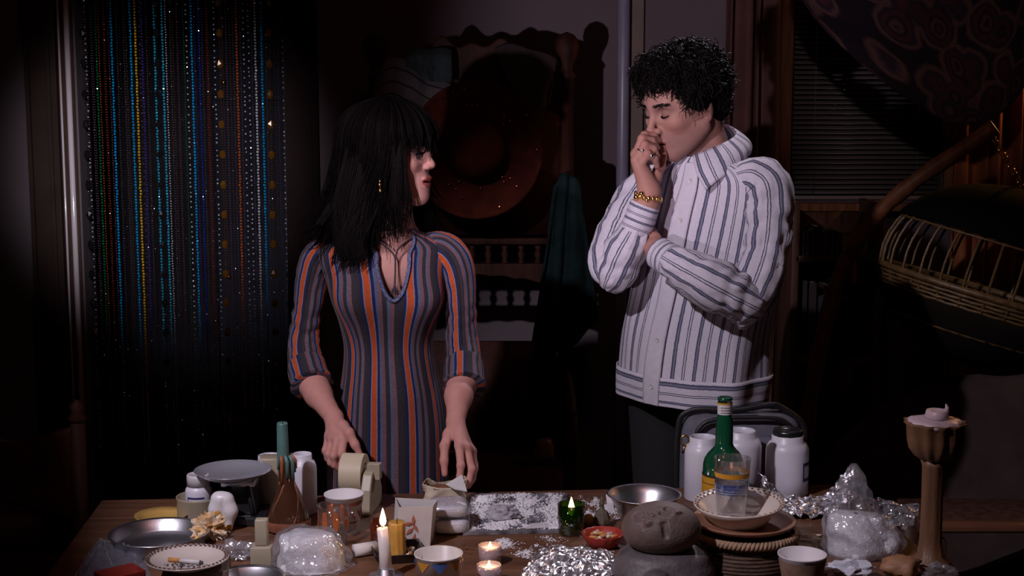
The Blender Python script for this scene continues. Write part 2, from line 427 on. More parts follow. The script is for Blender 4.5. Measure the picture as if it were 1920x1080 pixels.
# warm lamp on the wall just past the amber curtain
lamp = thing('wall_lamp', 'small brass wall lamp with amber glass at the right end of the back wall', 'lamp', (1.93, BY-.001, 1.66))
g = G(); g.lathe([(.05, 0), (.05, .012), (.02, .02), (.012, .09), (.012, .11)], (1.93, BY, 1.66), 20, rotm(rx=PI/2)); finish('bracket', g, GOLD_L := mat('brass', (.55, .36, .12), .3, 1), lamp)
g = G(); g.lathe([(.022, -.01), (.045, .03), (.06, .09), (.055, .10)], (1.93, BY-.13, 1.66), 24); finish('shade', g, mat('amber_glass', (.8, .4, .12), .4, emit=((1, .42, .10), 2.5)), lamp)
l = bpy.data.lights.new('wall_lamp_bulb', 'POINT'); l.energy = 9; l.color = (1, .45, .14); l.shadow_soft_size = .04
lo = bpy.data.objects.new('wall_lamp_bulb', l); COL.objects.link(lo); lo.location = (1.93, BY-.13, 1.82)

# ------------------------------------------------------------------ bead curtain in the doorway
bc = thing('bead_curtain', 'curtain of coloured glass bead strands hanging in the doorway', 'bead curtain', ((dx0+dx1)/2, BY+.02, .35))
g = G(); g.tube([(dx0, BY+.02, 2.12), (dx1, BY+.02, 2.12)], .009, 10); finish('rod', g, WOODT, bc)
def beadmat(name, c, metal=.25, rough=.10): return mat('bead_'+name, c, rough, metal, coat=.8, spec=.8)
BM = dict(blue=beadmat('blue', (.0, .33, .75)), cyan=beadmat('cyan', (.02, .38, .60)), green=beadmat('green', (.0, .13, .05)), orange=beadmat('orange', (.50, .09, .01)), yellow=beadmat('yellow', (.70, .42, .02)),
          mauve=beadmat('mauve', (.16, .06, .10)), silver=beadmat('silver', (.72, .70, .78), .35, .10), clear=beadmat('clear', (.085, .075, .095), .3, .05), navy=beadmat('navy', (.01, .03, .28)), violet=beadmat('violet', (.05, .03, .20)),
          red=beadmat('red', (.32, .02, .01)), black=beadmat('black', (.008, .006, .008), .0, .08), amber=beadmat('amber', (.12, .048, .006)), brown=beadmat('brown', (.10, .04, .025)))
def bead_strand(pitch, r, z0, z1, kind, seed):
    """one strand: faceted beads with random turns; kind 'oval' sets big flat drops between small beads"""
    rs = np.random.RandomState(seed); ph = (1+5**.5)/2
    B = np.array([(-1, ph, 0), (1, ph, 0), (-1, -ph, 0), (1, -ph, 0), (0, -1, ph), (0, 1, ph), (0, -1, -ph), (0, 1, -ph), (ph, 0, -1), (ph, 0, 1), (-ph, 0, -1), (-ph, 0, 1)])/math.sqrt(1+ph*ph)
    Fi = np.array([(0, 11, 5), (0, 5, 1), (0, 1, 7), (0, 7, 10), (0, 10, 11), (1, 5, 9), (5, 11, 4), (11, 10, 2), (10, 7, 6), (7, 1, 8), (3, 9, 4), (3, 4, 2), (3, 2, 6), (3, 6, 8), (3, 8, 9), (4, 9, 5), (2, 4, 11), (6, 2, 10), (8, 6, 7), (9, 8, 1)])
    V = []; F = []; z = z1; k = 0
    while z > z0:
        big = kind == 'oval' and k % 9 == 4
        A = rs.normal(size=(3, 3)); Q, _ = np.linalg.qr(A); rad = r*rs.uniform(.85, 1.1)
        P_ = B@Q*rad if not big else B@Q*np.array((.0125, .006, .018))
        if big: z -= .014
        V.append(P_+np.array((rs.normal(0, .0006), 0, z))); F.append(Fi+12*len(F)); z -= pitch*(1 if kind != 'sparse' else rs.uniform(1, 2.2)); k += 1
        if big: z -= .014
    return np.concatenate(V), np.concatenate(F)
SM = {}
def strand_mesh(kind, zend, var):
    key = (kind, zend, var)
    if key not in SM:
        pit, r = {'fat': (.0104, .0046), 'thin': (.0088, .0027), 'oval': (.0085, .0026), 'sparse': (.0125, .0032)}[kind]
        V, F = bead_strand(pit, r, zend-.35, 2.11-.35, kind, 31*var+len(SM)); me = bpy.data.meshes.new('strand'); me.from_pydata(V.tolist(), [], F.tolist()); me.materials.append(BM['clear']); SM[key] = me
    return SM[key]
SL = [(153, 'black', 'oval'), (156, 'silver', 'sparse'), (160, 'clear', 'thin'), (166, 'mauve', 'thin'), (171, 'clear', 'thin'), (176, 'green', 'fat'), (183, 'orange', 'thin'), (190, 'brown', 'thin'), (194, 'red', 'thin'), (200, 'mauve', 'thin'), (207, 'blue', 'fat'), (215, 'clear', 'thin'),
      (222, 'black', 'fat'), (228, 'clear', 'thin'), (234, 'brown', 'thin'), (241, 'blue', 'fat'), (252, 'yellow', 'fat'), (258, 'clear', 'sparse'), (264, 'violet', 'fat'), (271, 'clear', 'thin'), (277, 'black', 'thin'), (286, 'cyan', 'fat'), (292, 'black', 'oval'), (301, 'cyan', 'fat'),
      (309, 'silver', 'thin'), (316, 'clear', 'thin'), (322, 'brown', 'thin'), (329, 'mauve', 'thin'), (336, 'black', 'thin'), (341, 'green', 'thin'), (348, 'silver', 'sparse'), (356, 'blue', 'fat'), (363, 'violet', 'thin'), (370, 'navy', 'fat'), (377, 'clear', 'thin'), (384, 'red', 'thin'), (388, 'brown', 'thin'),
      (393, 'black', 'fat'), (400, 'silver', 'sparse'), (409, 'amber', 'oval'), (415, 'brown', 'thin'), (421, 'mauve', 'thin'), (429, 'brown', 'thin'), (434, 'clear', 'thin'), (442, 'orange', 'fat'), (448, 'clear', 'thin'), (455, 'silver', 'sparse'), (463, 'silver', 'sparse'), (470, 'clear', 'thin'), (476, 'silver', 'fat'),
      (489, 'blue', 'fat'), (496, 'clear', 'thin'), (503, 'amber', 'oval'), (512, 'brown', 'thin'), (519, 'clear', 'thin'), (527, 'silver', 'sparse'), (533, 'black', 'oval')]
for i, (px, c, kd) in enumerate(SL):
    ze = {0: .32, 1: .38, 2: .45}[i % 3] if px < 430 else .52
    o = bpy.data.objects.new('bead_strand', strand_mesh(kd, ze, i % 2)); COL.objects.link(o); o.parent = bc
    o.location = (bx(px, 0, BY+.02)-bc.location.x, (.006 if i % 2 else -.006), 0); o.rotation_euler.z = rng.uniform(0, .6)
    o.material_slots[0].link = 'OBJECT'; o.material_slots[0].material = BM[c]; o['kind'] = 'stuff'
# the room beyond: a pale panelled cupboard seen through the beads
cup = thing('cupboard', 'pale grey panelled cupboard dimly seen through the bead curtain', 'cupboard', (bx(470, 60, 6.4), 6.4, 0))
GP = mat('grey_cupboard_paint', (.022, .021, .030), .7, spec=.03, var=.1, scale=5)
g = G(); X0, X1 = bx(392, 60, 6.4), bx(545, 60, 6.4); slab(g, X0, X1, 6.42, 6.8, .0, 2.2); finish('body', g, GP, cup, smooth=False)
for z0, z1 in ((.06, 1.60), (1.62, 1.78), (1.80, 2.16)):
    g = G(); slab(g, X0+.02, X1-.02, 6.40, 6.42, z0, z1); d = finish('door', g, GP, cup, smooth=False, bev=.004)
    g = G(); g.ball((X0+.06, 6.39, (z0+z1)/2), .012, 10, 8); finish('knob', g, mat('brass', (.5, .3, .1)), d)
shelf = G(); slab(shelf, bx(330, 800, 5.9), bx(560, 800, 5.9), 5.9, 6.2, .0, bz(795, 5.9)); tag(finish('low_chest', shelf, woodmat('chest_wood', (.07, .035, .03)), bev=.006), 'low dark wooden chest standing beyond the bead curtain', 'chest')
l = bpy.data.lights.new('backroom_fill', 'POINT'); l.energy = .2; l.color = (.85, .8, 1); l.shadow_soft_size = .05  # added unseen light that dimly brings up the cupboard behind the beads
lo = bpy.data.objects.new('backroom_fill', l); COL.objects.link(lo); lo.location = (-.5, 5.5, 2.4)

# ------------------------------------------------------------------ table
ta = math.radians(4.5); tc = Vector((-.03, 2.63, 0)); TR = rotz(ta); TW, TD = 1.68, .98
table = thing('table', 'brown wooden table strewn with jars, candles and white powder', 'table', (tc.x, tc.y, 0))
TWOOD = mat('table_wood', (.125, .055, .028), .45, var=.3, scale=5, bump=.12, bscale=40, stretch=(.8, 9, 9))
npl = 7
for k in range(npl):
    g = G(); d = TD/npl; g.box(tc+TR@Vector((0, -TD/2+d*(k+.5), TZ-.018)), (TW, d-.0016, .036), TR); finish('plank', g, TWOOD, table, smooth=False, bev=.0015)
g = G()
for sy in (-1, 1): g.box(tc+TR@Vector((0, sy*(TD/2-.07), TZ-.036-.045)), (TW-.16, .022, .088), TR)
for sx in (-1, 1): g.box(tc+TR@Vector((sx*(TW/2-.07), 0, TZ-.036-.045)), (.022, TD-.14, .088), TR)
finish('apron', g, TWOOD, table, smooth=False)
for sx in (-1, 1):
    for sy in (-1, 1):
        g = G(); g.lathe([(.020, .012), (.028, .05), (.022, .12), (.034, .35), (.030, .5), (.036, .56), (.036, .714)], tc+TR@Vector((sx*(TW/2-.07), sy*(TD/2-.07), 0)), 16); finish('leg', g, TWOOD, table)

# ------------------------------------------------------------------ carved throne chair against the wall
TH = thing('throne_chair', 'tall carved wooden throne chair with knob finials standing against the wall', 'chair', (bx(890, 300, 4.55), 4.5, .012))
DW = mat('throne_wood', (.035, .013, .009), .6, var=.35, scale=6, bump=.15, bscale=36, stretch=(8, 8, .7), spec=.12)
def tx(px, py=250): return W(px, py, 4.55).x
def tz(py): return W(960, py, 4.55).z
xl, xr = tx(706), tx(1062); zt = tz(150)
for x in (xl, xr):
    g = G(); g.tube([(x, 4.55, .012), (x, 4.55, .5), (x, 4.55, zt)], [.026, .026, .024], 14)
    g.lathe([(.024, 0), (.030, .012), (.018, .030), (.022, .05), (.034, .075), (.040, .10), (.036, .125), (.022, .142), (.001, .150)], (x, 4.55, zt), 20); finish('post', g, DW, TH)
g = G()                                                  # crest rail with a carved middle
pts = 40
def crest(u):
    x = xl+(xr-xl)*u; return tz(128)+.055*math.sin(PI*u)+.045*math.exp(-((u-.36)/.07)**2)+.035*math.exp(-((u-.66)/.16)**2)+.012*math.cos(u*38)
for sgn, y in ((0, 4.535), (1, 4.575)):
    pass
vs = []; fs = []
for k in range(pts+1):
    u = k/pts; x = xl+(xr-xl)*u; zt2 = crest(u); zb = tz(190)-.02*math.sin(PI*u)
    vs += [(x, 4.535, zb), (x, 4.535, zt2), (x, 4.575, zt2), (x, 4.575, zb)]
for k in range(pts):
    a = 4*k; b = a+4; fs += [(a, b, b+1, a+1), (a+1, b+1, b+2, a+2), (a+2, b+2, b+3, a+3), (a+3, b+3, b, a)]
g.add(vs, fs); finish('crest_rail', g, DW, TH, smooth=False, bev=.006)
g = G()
for k in range(7): g.ball((xl+(xr-xl)*(.14+.12*k), 4.532, tz(165)+.03*math.sin(PI*(.14+.12*k))), (.022, .012, .022), 12, 8)
finish('rosette', g, DW, TH)['kind'] = 'stuff'
g = G(); slab(g, xl+.02, xr-.02, 4.545, 4.565, tz(440), tz(190)+.01); finish('back_panel', g, mat('throne_leather', (.055, .016, .012), .65, spec=.15, var=.3, scale=14, bump=.3, bscale=50), TH)
for z in (452, 497): 
    g = G(); slab(g, xl+.015, xr-.015, 4.53, 4.57, tz(z+6), tz(z-6)) if z == 452 else None
    if z == 452: finish('rail', g, DW, TH, bev=.004)
for k in range(11):
    x = xl+(xr-xl)*(k+.7)/11.4; z0, z1 = tz(496), tz(458); h = z1-z0
    g = G(); g.lathe([(.006, 0), (.012, .12*h), (.007, .28*h), (.013, .5*h), (.007, .72*h), (.012, .88*h), (.006, h)], (x, 4.55, z0), 12); finish('spindle', g, DW, TH)
g = G(); vs = []; fs = []                                  # arched rail with scallops below the spindles
for k in range(pts+1):
    u = k/pts; x = xl+(xr-xl)*u; zt2 = tz(494); zb = tz(540)+.040*math.sin(PI*u)+.006*abs(math.sin(u*26))
    vs += [(x, 4.535, zb), (x, 4.535, zt2), (x, 4.57, zt2), (x, 4.57, zb)]
for k in range(pts):
    a = 4*k; b = a+4; fs += [(a, b, b+1, a+1), (a+1, b+1, b+2, a+2), (a+2, b+2, b+3, a+3), (a+3, b+3, b, a)]
g.add(vs, fs); finish('arched_rail', g, DW, TH, smooth=False, bev=.003)
RL = mat('seat_leather', (.034, .011, .008), .6, spec=.2, var=.3, scale=18, bump=.3, bscale=70)
g = G(); slab(g, xl+.03, xr-.03, 4.54, 4.56, tz(830), tz(640)); finish('lower_panel', g, RL, TH)
g = G(); slab(g, xl-.02, xr+.02, 4.06, 4.58, .42, .47); finish('seat_frame', g, DW, TH, bev=.008)
g = G(); g.grid(lambda u, v: Vector((xl+(xr-xl)*u, 4.07+.47*v, .47+.05*(math.sin(PI*u)*math.sin(PI*v))**.4)), 20, 16); finish('seat', g, RL, TH)
for x in (xl, xr):
    g = G(); g.tube([Vector(p) for p in catmull([(x, 4.55, .74), (x, 4.35, .755), (x, 4.15, .745), (x, 4.06, .735), (x, 4.045, .715)], 16)], [.022]*13+[.026, .028, .024], 12, squash=.7); finish('arm', g, DW, TH)
    g = G(); g.lathe([(.022, .012), (.030, .05), (.02, .1), (.028, .3), (.03, .46), (.02, .5), (.026, .6), (.018, .72)], (x, 4.09, 0), 14); finish('leg', g, DW, TH)
# sombrero hung on the chair back
HX, HZ = W(893, 280, 4.40).x, W(893, 282, 4.40).z; HR = rotm(rx=PI/2-.06)
hat = thing('sombrero', 'red wide-brimmed hat with shiny sequins hung on the carved chair back', 'hat', (HX, 4.43, HZ))
FELT = mat('red_felt', (.055, .010, .005), .85, spec=.1, var=.25, scale=25, bump=.25, bscale=120)
g = G(); rb = .205
g.lathe([(.001, 0), (.10, .0), (.17, .012), (.200, .030), (.205, .042), (.198, .040), (.16, .020), (.105, .012), (.096, .022), (.088, .06), (.070, .105), (.040, .128), (.001, .132)], (HX, 4.43, HZ), 56, HR, flute=lambda a, j: 1+.04*math.sin(a)**2*(j > 1)); finish('felt', g, FELT, hat)
SEQ = mat('sequins', (.9, .6, .45), .1, 1)
g = G()
for k in [0, 3, 9, 10, 11, 17, 26, 35, 36, 40, 47, 52, 53, 60]:
    a = 2*PI*k/32+(.1 if k > 31 else 0); r = .186 if k < 32 else .135; p = Vector((HX, 4.43, HZ))+HR@Vector((r*math.cos(a), r*1.02*math.sin(a), .036 if k < 32 else .0175))
    g.ball(p+Vector((0, -.003, 0)), .0032+.0015*rng.random(), 6, 4)
for k in range(12):
    a = rng.uniform(0, 6.28); r = rng.uniform(.11, .18); p = Vector((HX, 4.43, HZ))+HR@Vector((r*math.cos(a), r*math.sin(a), .024+.0)); g.ball(p+Vector((0, -.002, 0)), .003, 6, 4)
finish('sequins', g, SEQ, hat, smooth=False)['kind'] = 'stuff'
# garments slung over the chair
def garment(name, label, m, outline_top, outline_bot, Y, seed, cat='garment', amp=.014):
    """cloth hanging between an upper and a lower outline, with folds and thickness"""
    a = catmull([list(W(x, y, Y)) for x, y in outline_top], 40); b = catmull([list(W(x, y, Y-.02)) for x, y in outline_bot], 40); g = G()
    def fn(u, v):
        i = min(39, int(round(u*39))); p = Vector(a[i]).lerp(Vector(b[i]), v); f = amp*(math.sin(u*17+seed+2*v)+.6*nz((u*7, v*3, seed), 1.7))*(.35+.65*v)
        return p+Vector((0, -.030*math.sin(min(1, v*3)*PI/2)+f, .004*math.sin(u*9)))
    g.grid(fn, 39, 26, lambda u, v: (u*7, v*6)); return tag(finish(name, g, m, solid=.006), label, cat)
gst = [(0, (.115, .105, .11)), (.80, (.115, .105, .11)), (.83, (.03, .028, .03)), (.94, (.03, .028, .03)), (.97, (.115, .105, .11))]
garment('jacket', 'grey pinstriped garment slung over the left of the carved chair', uvmat('grey_pinstripe', gst, .9, 1, wob=.02), [(706, 150), (730, 112), (765, 112), (800, 140), (846, 160)], [(702, 235), (740, 250), (775, 268), (810, 285), (846, 262)], 4.50, 1, 'jacket')
garment('scarf', 'dark teal cloth draped over the middle of the carved chair crest', mat('teal_cloth', (.020, .034, .038), .9, var=.2, bump=.2), [(762, 104), (790, 94), (815, 92), (845, 96)], [(768, 128), (795, 145), (820, 152), (847, 158)], 4.485, 2, 'cloth', .008)
garment('vest', 'dark brown cloth slung over the right of the carved chair crest', mat('dark_brown_cloth', (.032, .020, .020), .9, var=.2, bump=.2), [(930, 92), (965, 84), (1005, 96), (1042, 112)], [(950, 150), (975, 190), (1005, 205), (1030, 200)], 4.49, 3, 'cloth', .010)
garment('coat', 'dark teal coat hanging from the right post of the carved chair', mat('dark_teal_coat', (.007, .015, .016), .95, spec=.1, var=.25, bump=.25), [(1040, 350), (1056, 325), (1072, 330), (1088, 345)], [(996, 640), (1030, 655), (1068, 648), (1122, 600)], 4.46, 4, 'coat', .016)
# small jar left on the chair arm side
g = G(); g.lathe([(.026, 0), (.030, .01), (.030, .045), (.024, .055), (.024, .062)], (W(1020, 755, 4.30).x, 4.30, .521), 20); tag(finish('small_jar', g, mat('clay_jar', (.16, .09, .07), .4)), 'small clay jar left on the seat of the carved chair', 'jar')

# ================================================================== THINGS ROUND THE WALLS
# ---- bookcase under the window, with books and a cream box
bk = thing('bookcase', 'dark wooden bookcase under the window with books along its top shelf', 'bookcase', (W(1530, 470, 4.7).x, 4.7, .012))
BKW = woodmat('bookcase_wood', (.055, .026, .018), .4)
bx0, bx1 = W(1492, 470, 4.6).x, W(1650, 470, 4.6).x; bzs = W(960, 474, 4.6).z
g = G()
for z, nm in ((bzs-.02, 'shelf'), (bzs-.36, 'shelf'), (bzs-.72, 'shelf'), (.03, 'shelf')):
    g = G(); slab(g, bx0, bx1, 4.60, 4.86, z-.010, z+.010); finish(nm, g, BKW, bk, bev=.003)
for x in (bx0, bx1):
    g = G(); slab(g, x-.012, x+.012, 4.60, 4.86, .012, bzs+.16); finish('side_board', g, BKW, bk, bev=.003)
g = G(); slab(g, bx0, bx1, 4.86, 4.872, .012, bzs+.14); finish('back_board', g, BKW, bk)
g = G(); slab(g, bx0+.01, bx1-.01, 4.598, 4.606, .05, bzs-.74); finish('door', g, BKW, bk, bev=.004)
bcol = [(a*.4, b*.4, c*.4) for a, b, c in [(.05, .02, .02), (.03, .035, .05), (.09, .07, .05), (.02, .02, .02), (.06, .045, .03), (.04, .02, .03), (.10, .085, .07), (.025, .03, .03)]]
def book(x, z, w, h, d, k, where, grp, lean=0):
    o = thing('book', where, 'book', (x+w/2, 4.64+d/2, z), grp); m = mat('book_cover_%d' % (k % 8), bcol[k % 8], .6)
    g = G(); slab(g, x, x+w, 4.63, 4.634, z, z+h); slab(g, x, x+.002, 4.63, 4.63+d, z, z+h); slab(g, x+w-.002, x+w, 4.63, 4.63+d, z, z+h); finish('cover', g, m, o, smooth=False)
    g = G(); slab(g, x+.002, x+w-.002, 4.634, 4.627+d, z+.003, z+h-.003); finish('pages', g, mat('book_pages', (.12, .10, .08), .9), o, smooth=False)
x = bx0+.02; k = 0
rb = random.Random(4)
while x < W(1572, 450, 4.63).x:
    w = rb.uniform(.012, .024); h = rb.uniform(.072, .098); book(x, bzs-.010, w, h, .13, k, 'small dark book standing in the row on the top shelf of the bookcase', 'books on the top shelf'); x += w+.0015; k += 1
xb = x+.008
x = bx0+.03
while x < bx1-.06:
    w = rb.uniform(.016, .032); h = rb.uniform(.19, .26); book(x, bzs-.350, w, h, .17, k, 'tall dark book standing on the second shelf of the bookcase', 'books on the second shelf'); x += w+.0015; k += 1
g = G(); slab(g, xb, xb+.085, 4.64, 4.72, bzs-.010, bzs+.055); tag(finish('cream_box', g, mat('cream_card', (.14, .11, .09), .7, var=.1), bev=.003), 'small cream cardboard box at the end of the top shelf', 'box')

# ---- hanging wicker chair on its bent-pole stand
wc = thing('hanging_chair', 'hanging wicker basket chair with a dark hood, behind the candlestick', 'chair', (W(1862, 520, 4.2).x, 4.2, W(960, 650, 4.2).z))
WICK = mat('wicker', (.10, .055, .019), .45, var=.35, scale=40, bump=.3, bscale=200)
ec = W(1862, 520, 4.2); er = Vector((.335, .30, .26)); ER = rotm(ry=math.radians(16))
def egg(th, ph, s=1.0): return ec+ER@Vector((er.x*s*math.sin(th)*math.cos(ph), er.y*s*math.sin(th)*math.sin(ph), er.z*s*math.cos(th)))
for k in range(30):
    ph = 2*PI*k/30
    g = G(); g.tube([egg(math.radians(18+t*125/14), ph) for t in range(15)], .0042, 6); finish('rib', g, WICK, wc)
def ring(th, r, s=1.0, n=60, wv=0):
    g = G(); g.tube([egg(math.radians(th), 2*PI*k/n, s+(wv*(-1)**k)) for k in range(n+1)], r, 6, False); return g
for th in (62, 64.5, 67): finish('weave_ring', ring(th, .0035, 1.005), WICK, wc)
for j in range(11): finish('weave_ring', ring(102+j*2.6, .0045, 1.0, 60, .012*(1 if j % 2 else -1)), WICK, wc)
for th in (18, 101, 131): finish('hoop', ring(th, .010, 1.004), WICK, wc)
g = G(); g.grid(lambda u, v: egg(math.radians(2+v*64), 2*PI*u, 1.03+.012*nz((u*9, v*5, 0), 1)), 48, 14); finish('hood_cloth', g, mat('black_cloth', (.0035, .003, .003), .98, spec=.05), wc, solid=.004)
g = G(); g.grid(lambda u, v: egg(math.radians(112+v*66), 2*PI*u, .93), 40, 10); finish('cushion', g, mat('dark_cushion', (.008, .005, .004), .95, bump=.2, spec=.1), wc, solid=.03)
topw = egg(0.02, 0, 1.03)
st = thing('chair_stand', 'bent wooden pole stand leaning over the hanging wicker chair', 'stand', (W(1480, 700, 4.4).x, 4.5, .012))
PW = woodmat('pole_wood', (.12, .043, .018), .5, 10, (3, 3, 3))
pl = catmull([list(W(1490, 1105, 4.42)), list(W(1510, 820, 4.42)), list(W(1556, 572, 4.38)), list(W(1616, 440, 4.32)), list(W(1700, 352, 4.25)), list(W(1866, 238, 4.16))], 40); pl[0][2] = .012
g = G(); g.tube([Vector(p) for p in pl], [.024+.002*math.sin(i*1.7) for i in range(40)], 12); finish('pole', g, PW, st)
g = G(); q = Vector(pl[0]); g.box(q+Vector((.10, -.02, .015)), (.5, .09, .03)); g.box(q+Vector((.0, -.15, .018)), (.09, .4, .036)); finish('foot', g, PW, st, bev=.005)
e2 = Vector(pl[-1])+Vector((-.012, 0, -.02)); CH = mat('brass', (.5, .3, .1))
nl = 14; dv = (topw+Vector((0, 0, .005))-e2)
chn = thing('chain', 'short brass chain linking the pole to the hanging wicker chair', 'chain', tuple(topw))
for k in range(nl):
    p = e2+dv*((k+.5)/nl); R = rotz(k*PI/2+.4); hl = dv.length/nl*.62
    g = G(); g.tube([p+R@Vector((.0065*math.cos(a), 0, hl*math.sin(a))) for a in np.linspace(0, 2*PI, 15)], .0022, 5, False); finish('link', g, CH, chn)
# ---- round bowl chair in front of it
pc = thing('bowl_chair', 'round dark upholstered bowl chair standing behind the candlestick', 'chair', (W(1800, 800, 3.95).x, 3.84, .012))
pr = rotm(ry=math.radians(-28), rx=math.radians(18)); pcn = Vector((W(1800, 800, 3.95).x+.06, 3.93, .41))
PCM = mat('brown_velvet', (.026, .012, .010), .9, var=.3, scale=12, bump=.3, bscale=80)
g = G(); g.lathe([(.02, -.16), (.20, -.12), (.36, .02), (.42, .14), (.44, .20), (.42, .235), (.385, .22), (.33, .08), (.18, -.04), (.001, -.07)], pcn, 48, pr, flute=lambda a, j: 1+.012*math.sin(a*12)*(j in (3, 4, 5, 6))); finish('cushion', g, PCM, pc)
g = G(); g.tube([pcn+pr@Vector((.40*math.cos(a), .40*math.sin(a), .06)) for a in np.linspace(0, 2*PI, 49)], .016, 8, False); finish('hoop', g, WICK, pc)
g = G(); g.lathe([(.26, -.398), (.27, -.38), (.20, -.2), (.19, -.16)], pcn, 28); finish('base', g, WICK, pc)
# ---- low wooden seat rail seen past the table end
bn = thing('bench', 'low wooden bench with a worn front rail at the right of the table', 'bench', (1.32, 3.18, .012))
g = G(); bzz = W(1800, 985, 3.1).z; slab(g, W(1730, 985, 3.1).x, 1.75, 3.08, 3.13, bzz-.012, bzz+.006); finish('front_rail', g, woodmat('bench_wood', (.11, .045, .025), .25, 6, (.7, 8, 8)), bn, bev=.006)
g = G(); slab(g, W(1730, 985, 3.1).x, 1.75, 3.135, 3.32, bzz-.03, bzz); finish('seat', g, BKW, bn, bev=.004)
for x in (W(1730, 985, 3.1).x+.03, 1.70):
    for y in (3.10, 3.30):
        g = G(); slab(g, x-.02, x+.02, y-.02, y+.02, .012, bzz-.03); finish('leg', g, BKW, bn)
# ---- draped tapestry across the upper right
def paisley():
    m, nt, b = newmat('tapestry'); tcn = N(nt, 'ShaderNodeUVMap')
    vo = N(nt, 'ShaderNodeTexVoronoi', i_Scale=7.0); nt.links.new(tcn.outputs[0], vo.inputs['Vector'])
    nzn = N(nt, 'ShaderNodeTexNoise', i_Scale=9.0, i_Detail=6.0); nt.links.new(tcn.outputs[0], nzn.inputs['Vector'])
    ad = N(nt, 'ShaderNodeMath', operation='MULTIPLY_ADD'); ad.inputs[1].default_value = .45; nt.links.new(nzn.outputs['Fac'], ad.inputs[0]); nt.links.new(vo.outputs['Distance'], ad.inputs[2])
    r = ramp(nt, [(q_, tuple(.5*x for x in c_)) for q_, c_ in ((.26, (.085, .030, .026)), (.34, (.022, .012, .022)), (.42, (.11, .050, .045)), (.50, (.020, .014, .028)), (.60, (.075, .026, .030)), (.72, (.028, .018, .034)), (.82, (.13, .065, .06)), (.92, (.02, .012, .02)))]); nt.links.new(ad.outputs[0], r.inputs[0])
    nt.links.new(r.outputs[0], b.inputs['Base Color']); b.inputs['Roughness'].default_value = .95; b.inputs['Specular IOR Level'].default_value = .1
    return m
lowe = catmull([[1488, -40], [1520, 30], [1590, 105], [1680, 175], [1760, 222], [1810, 234], [1865, 214], [1905, 172], [1960, 90], [1990, 20]], 80)
g = G()
def tap(u, v):
    i = min(79, int(round(u*79))); x, y = lowe[i]; px = 1480+520*u
    a = W(px, -170, 4.46); b = W(x, y, 4.40); p = a.lerp(b, v)
    f = .020*math.sin(14*v+6*math.sin(PI*u))*math.sin(PI*min(1, u*1.05))
    return p+Vector((0, -.05*math.sin(PI*u)*math.sin(PI*v*.55)+f, -.02*math.sin(PI*v)))
g.grid(tap, 79, 44, lambda u, v: (u*1.3, v*.8)); tag(finish('tapestry', g, paisley(), solid=.004), 'dark patterned tapestry draped in a swag across the upper right of the window', 'tapestry')

# ---- leather chair at the left end of the table
lc = thing('leather_chair', 'dark tooled leather chair with nail heads at the left end of the table', 'chair', (-1.06, 3.02, .012))
LM = mat('tooled_leather', (.075, .024, .016), .32, var=.4, scale=16, bump=.5, bscale=45)
ax_, ay_ = W(150, 900, 3.0).x, 3.0; cdir = Vector((-.95, .31, 0)).normalized(); cn = Vector((-cdir.y*-1, 0, 0))
nrm = Vector((cdir.y, -cdir.x, 0)); LW = .44; topz = W(150, 800, 3.0).z
for t in (0, LW):
    p = Vector((ax_, ay_, 0))+cdir*t; g = G(); g.tube([(p.x, p.y, .012), (p.x, p.y, topz+.01)], .017, 10); g.lathe([(.017, 0), (.022, .01), (.012, .022), (.017, .036), (.001, .05)], (p.x, p.y, topz+.01), 14); finish('post', g, DW, lc)
g = G(); zb = W(150, 965, 3.0).z
def lb(u, v):
    p = Vector((ax_, ay_, 0))+cdir*(LW*u); top = topz-.012-.018*math.sin(PI*u)+.012*math.cos(u*2*PI*1.5); bot = zb-.03+.05*math.sin(PI*u)
    return Vector((p.x, p.y, top+(bot-top)*v))-nrm*(.030*math.sin(PI*u))
g.grid(lb, 24, 14); finish('back_leather', g, LM, lc, solid=.010)
NH = mat('nail_head', (.6, .5, .4), .2, 1)
for k in range(9):
    for t in (.03, .97):
        p = lb(t, .06+.11*k)+nrm*-.004; g = G(); g.ball(p, .0042, 8, 5); finish('nail_head', g, NH, lc)
g = G(); p0 = Vector((ax_, ay_, .44)); g.box(p0+cdir*(LW/2)+Vector((-nrm.x*.22, -nrm.y*.22, 0))*1.0, (LW, .44, .05), rotz(math.atan2(cdir.y, cdir.x))); finish('seat', g, LM, lc, bev=.012)
for t in (0, LW):
    p = p0+cdir*t-nrm*.42; g = G(); g.tube([(p.x, p.y, .012), (p.x, p.y, .42)], .017, 10); finish('leg', g, DW, lc)

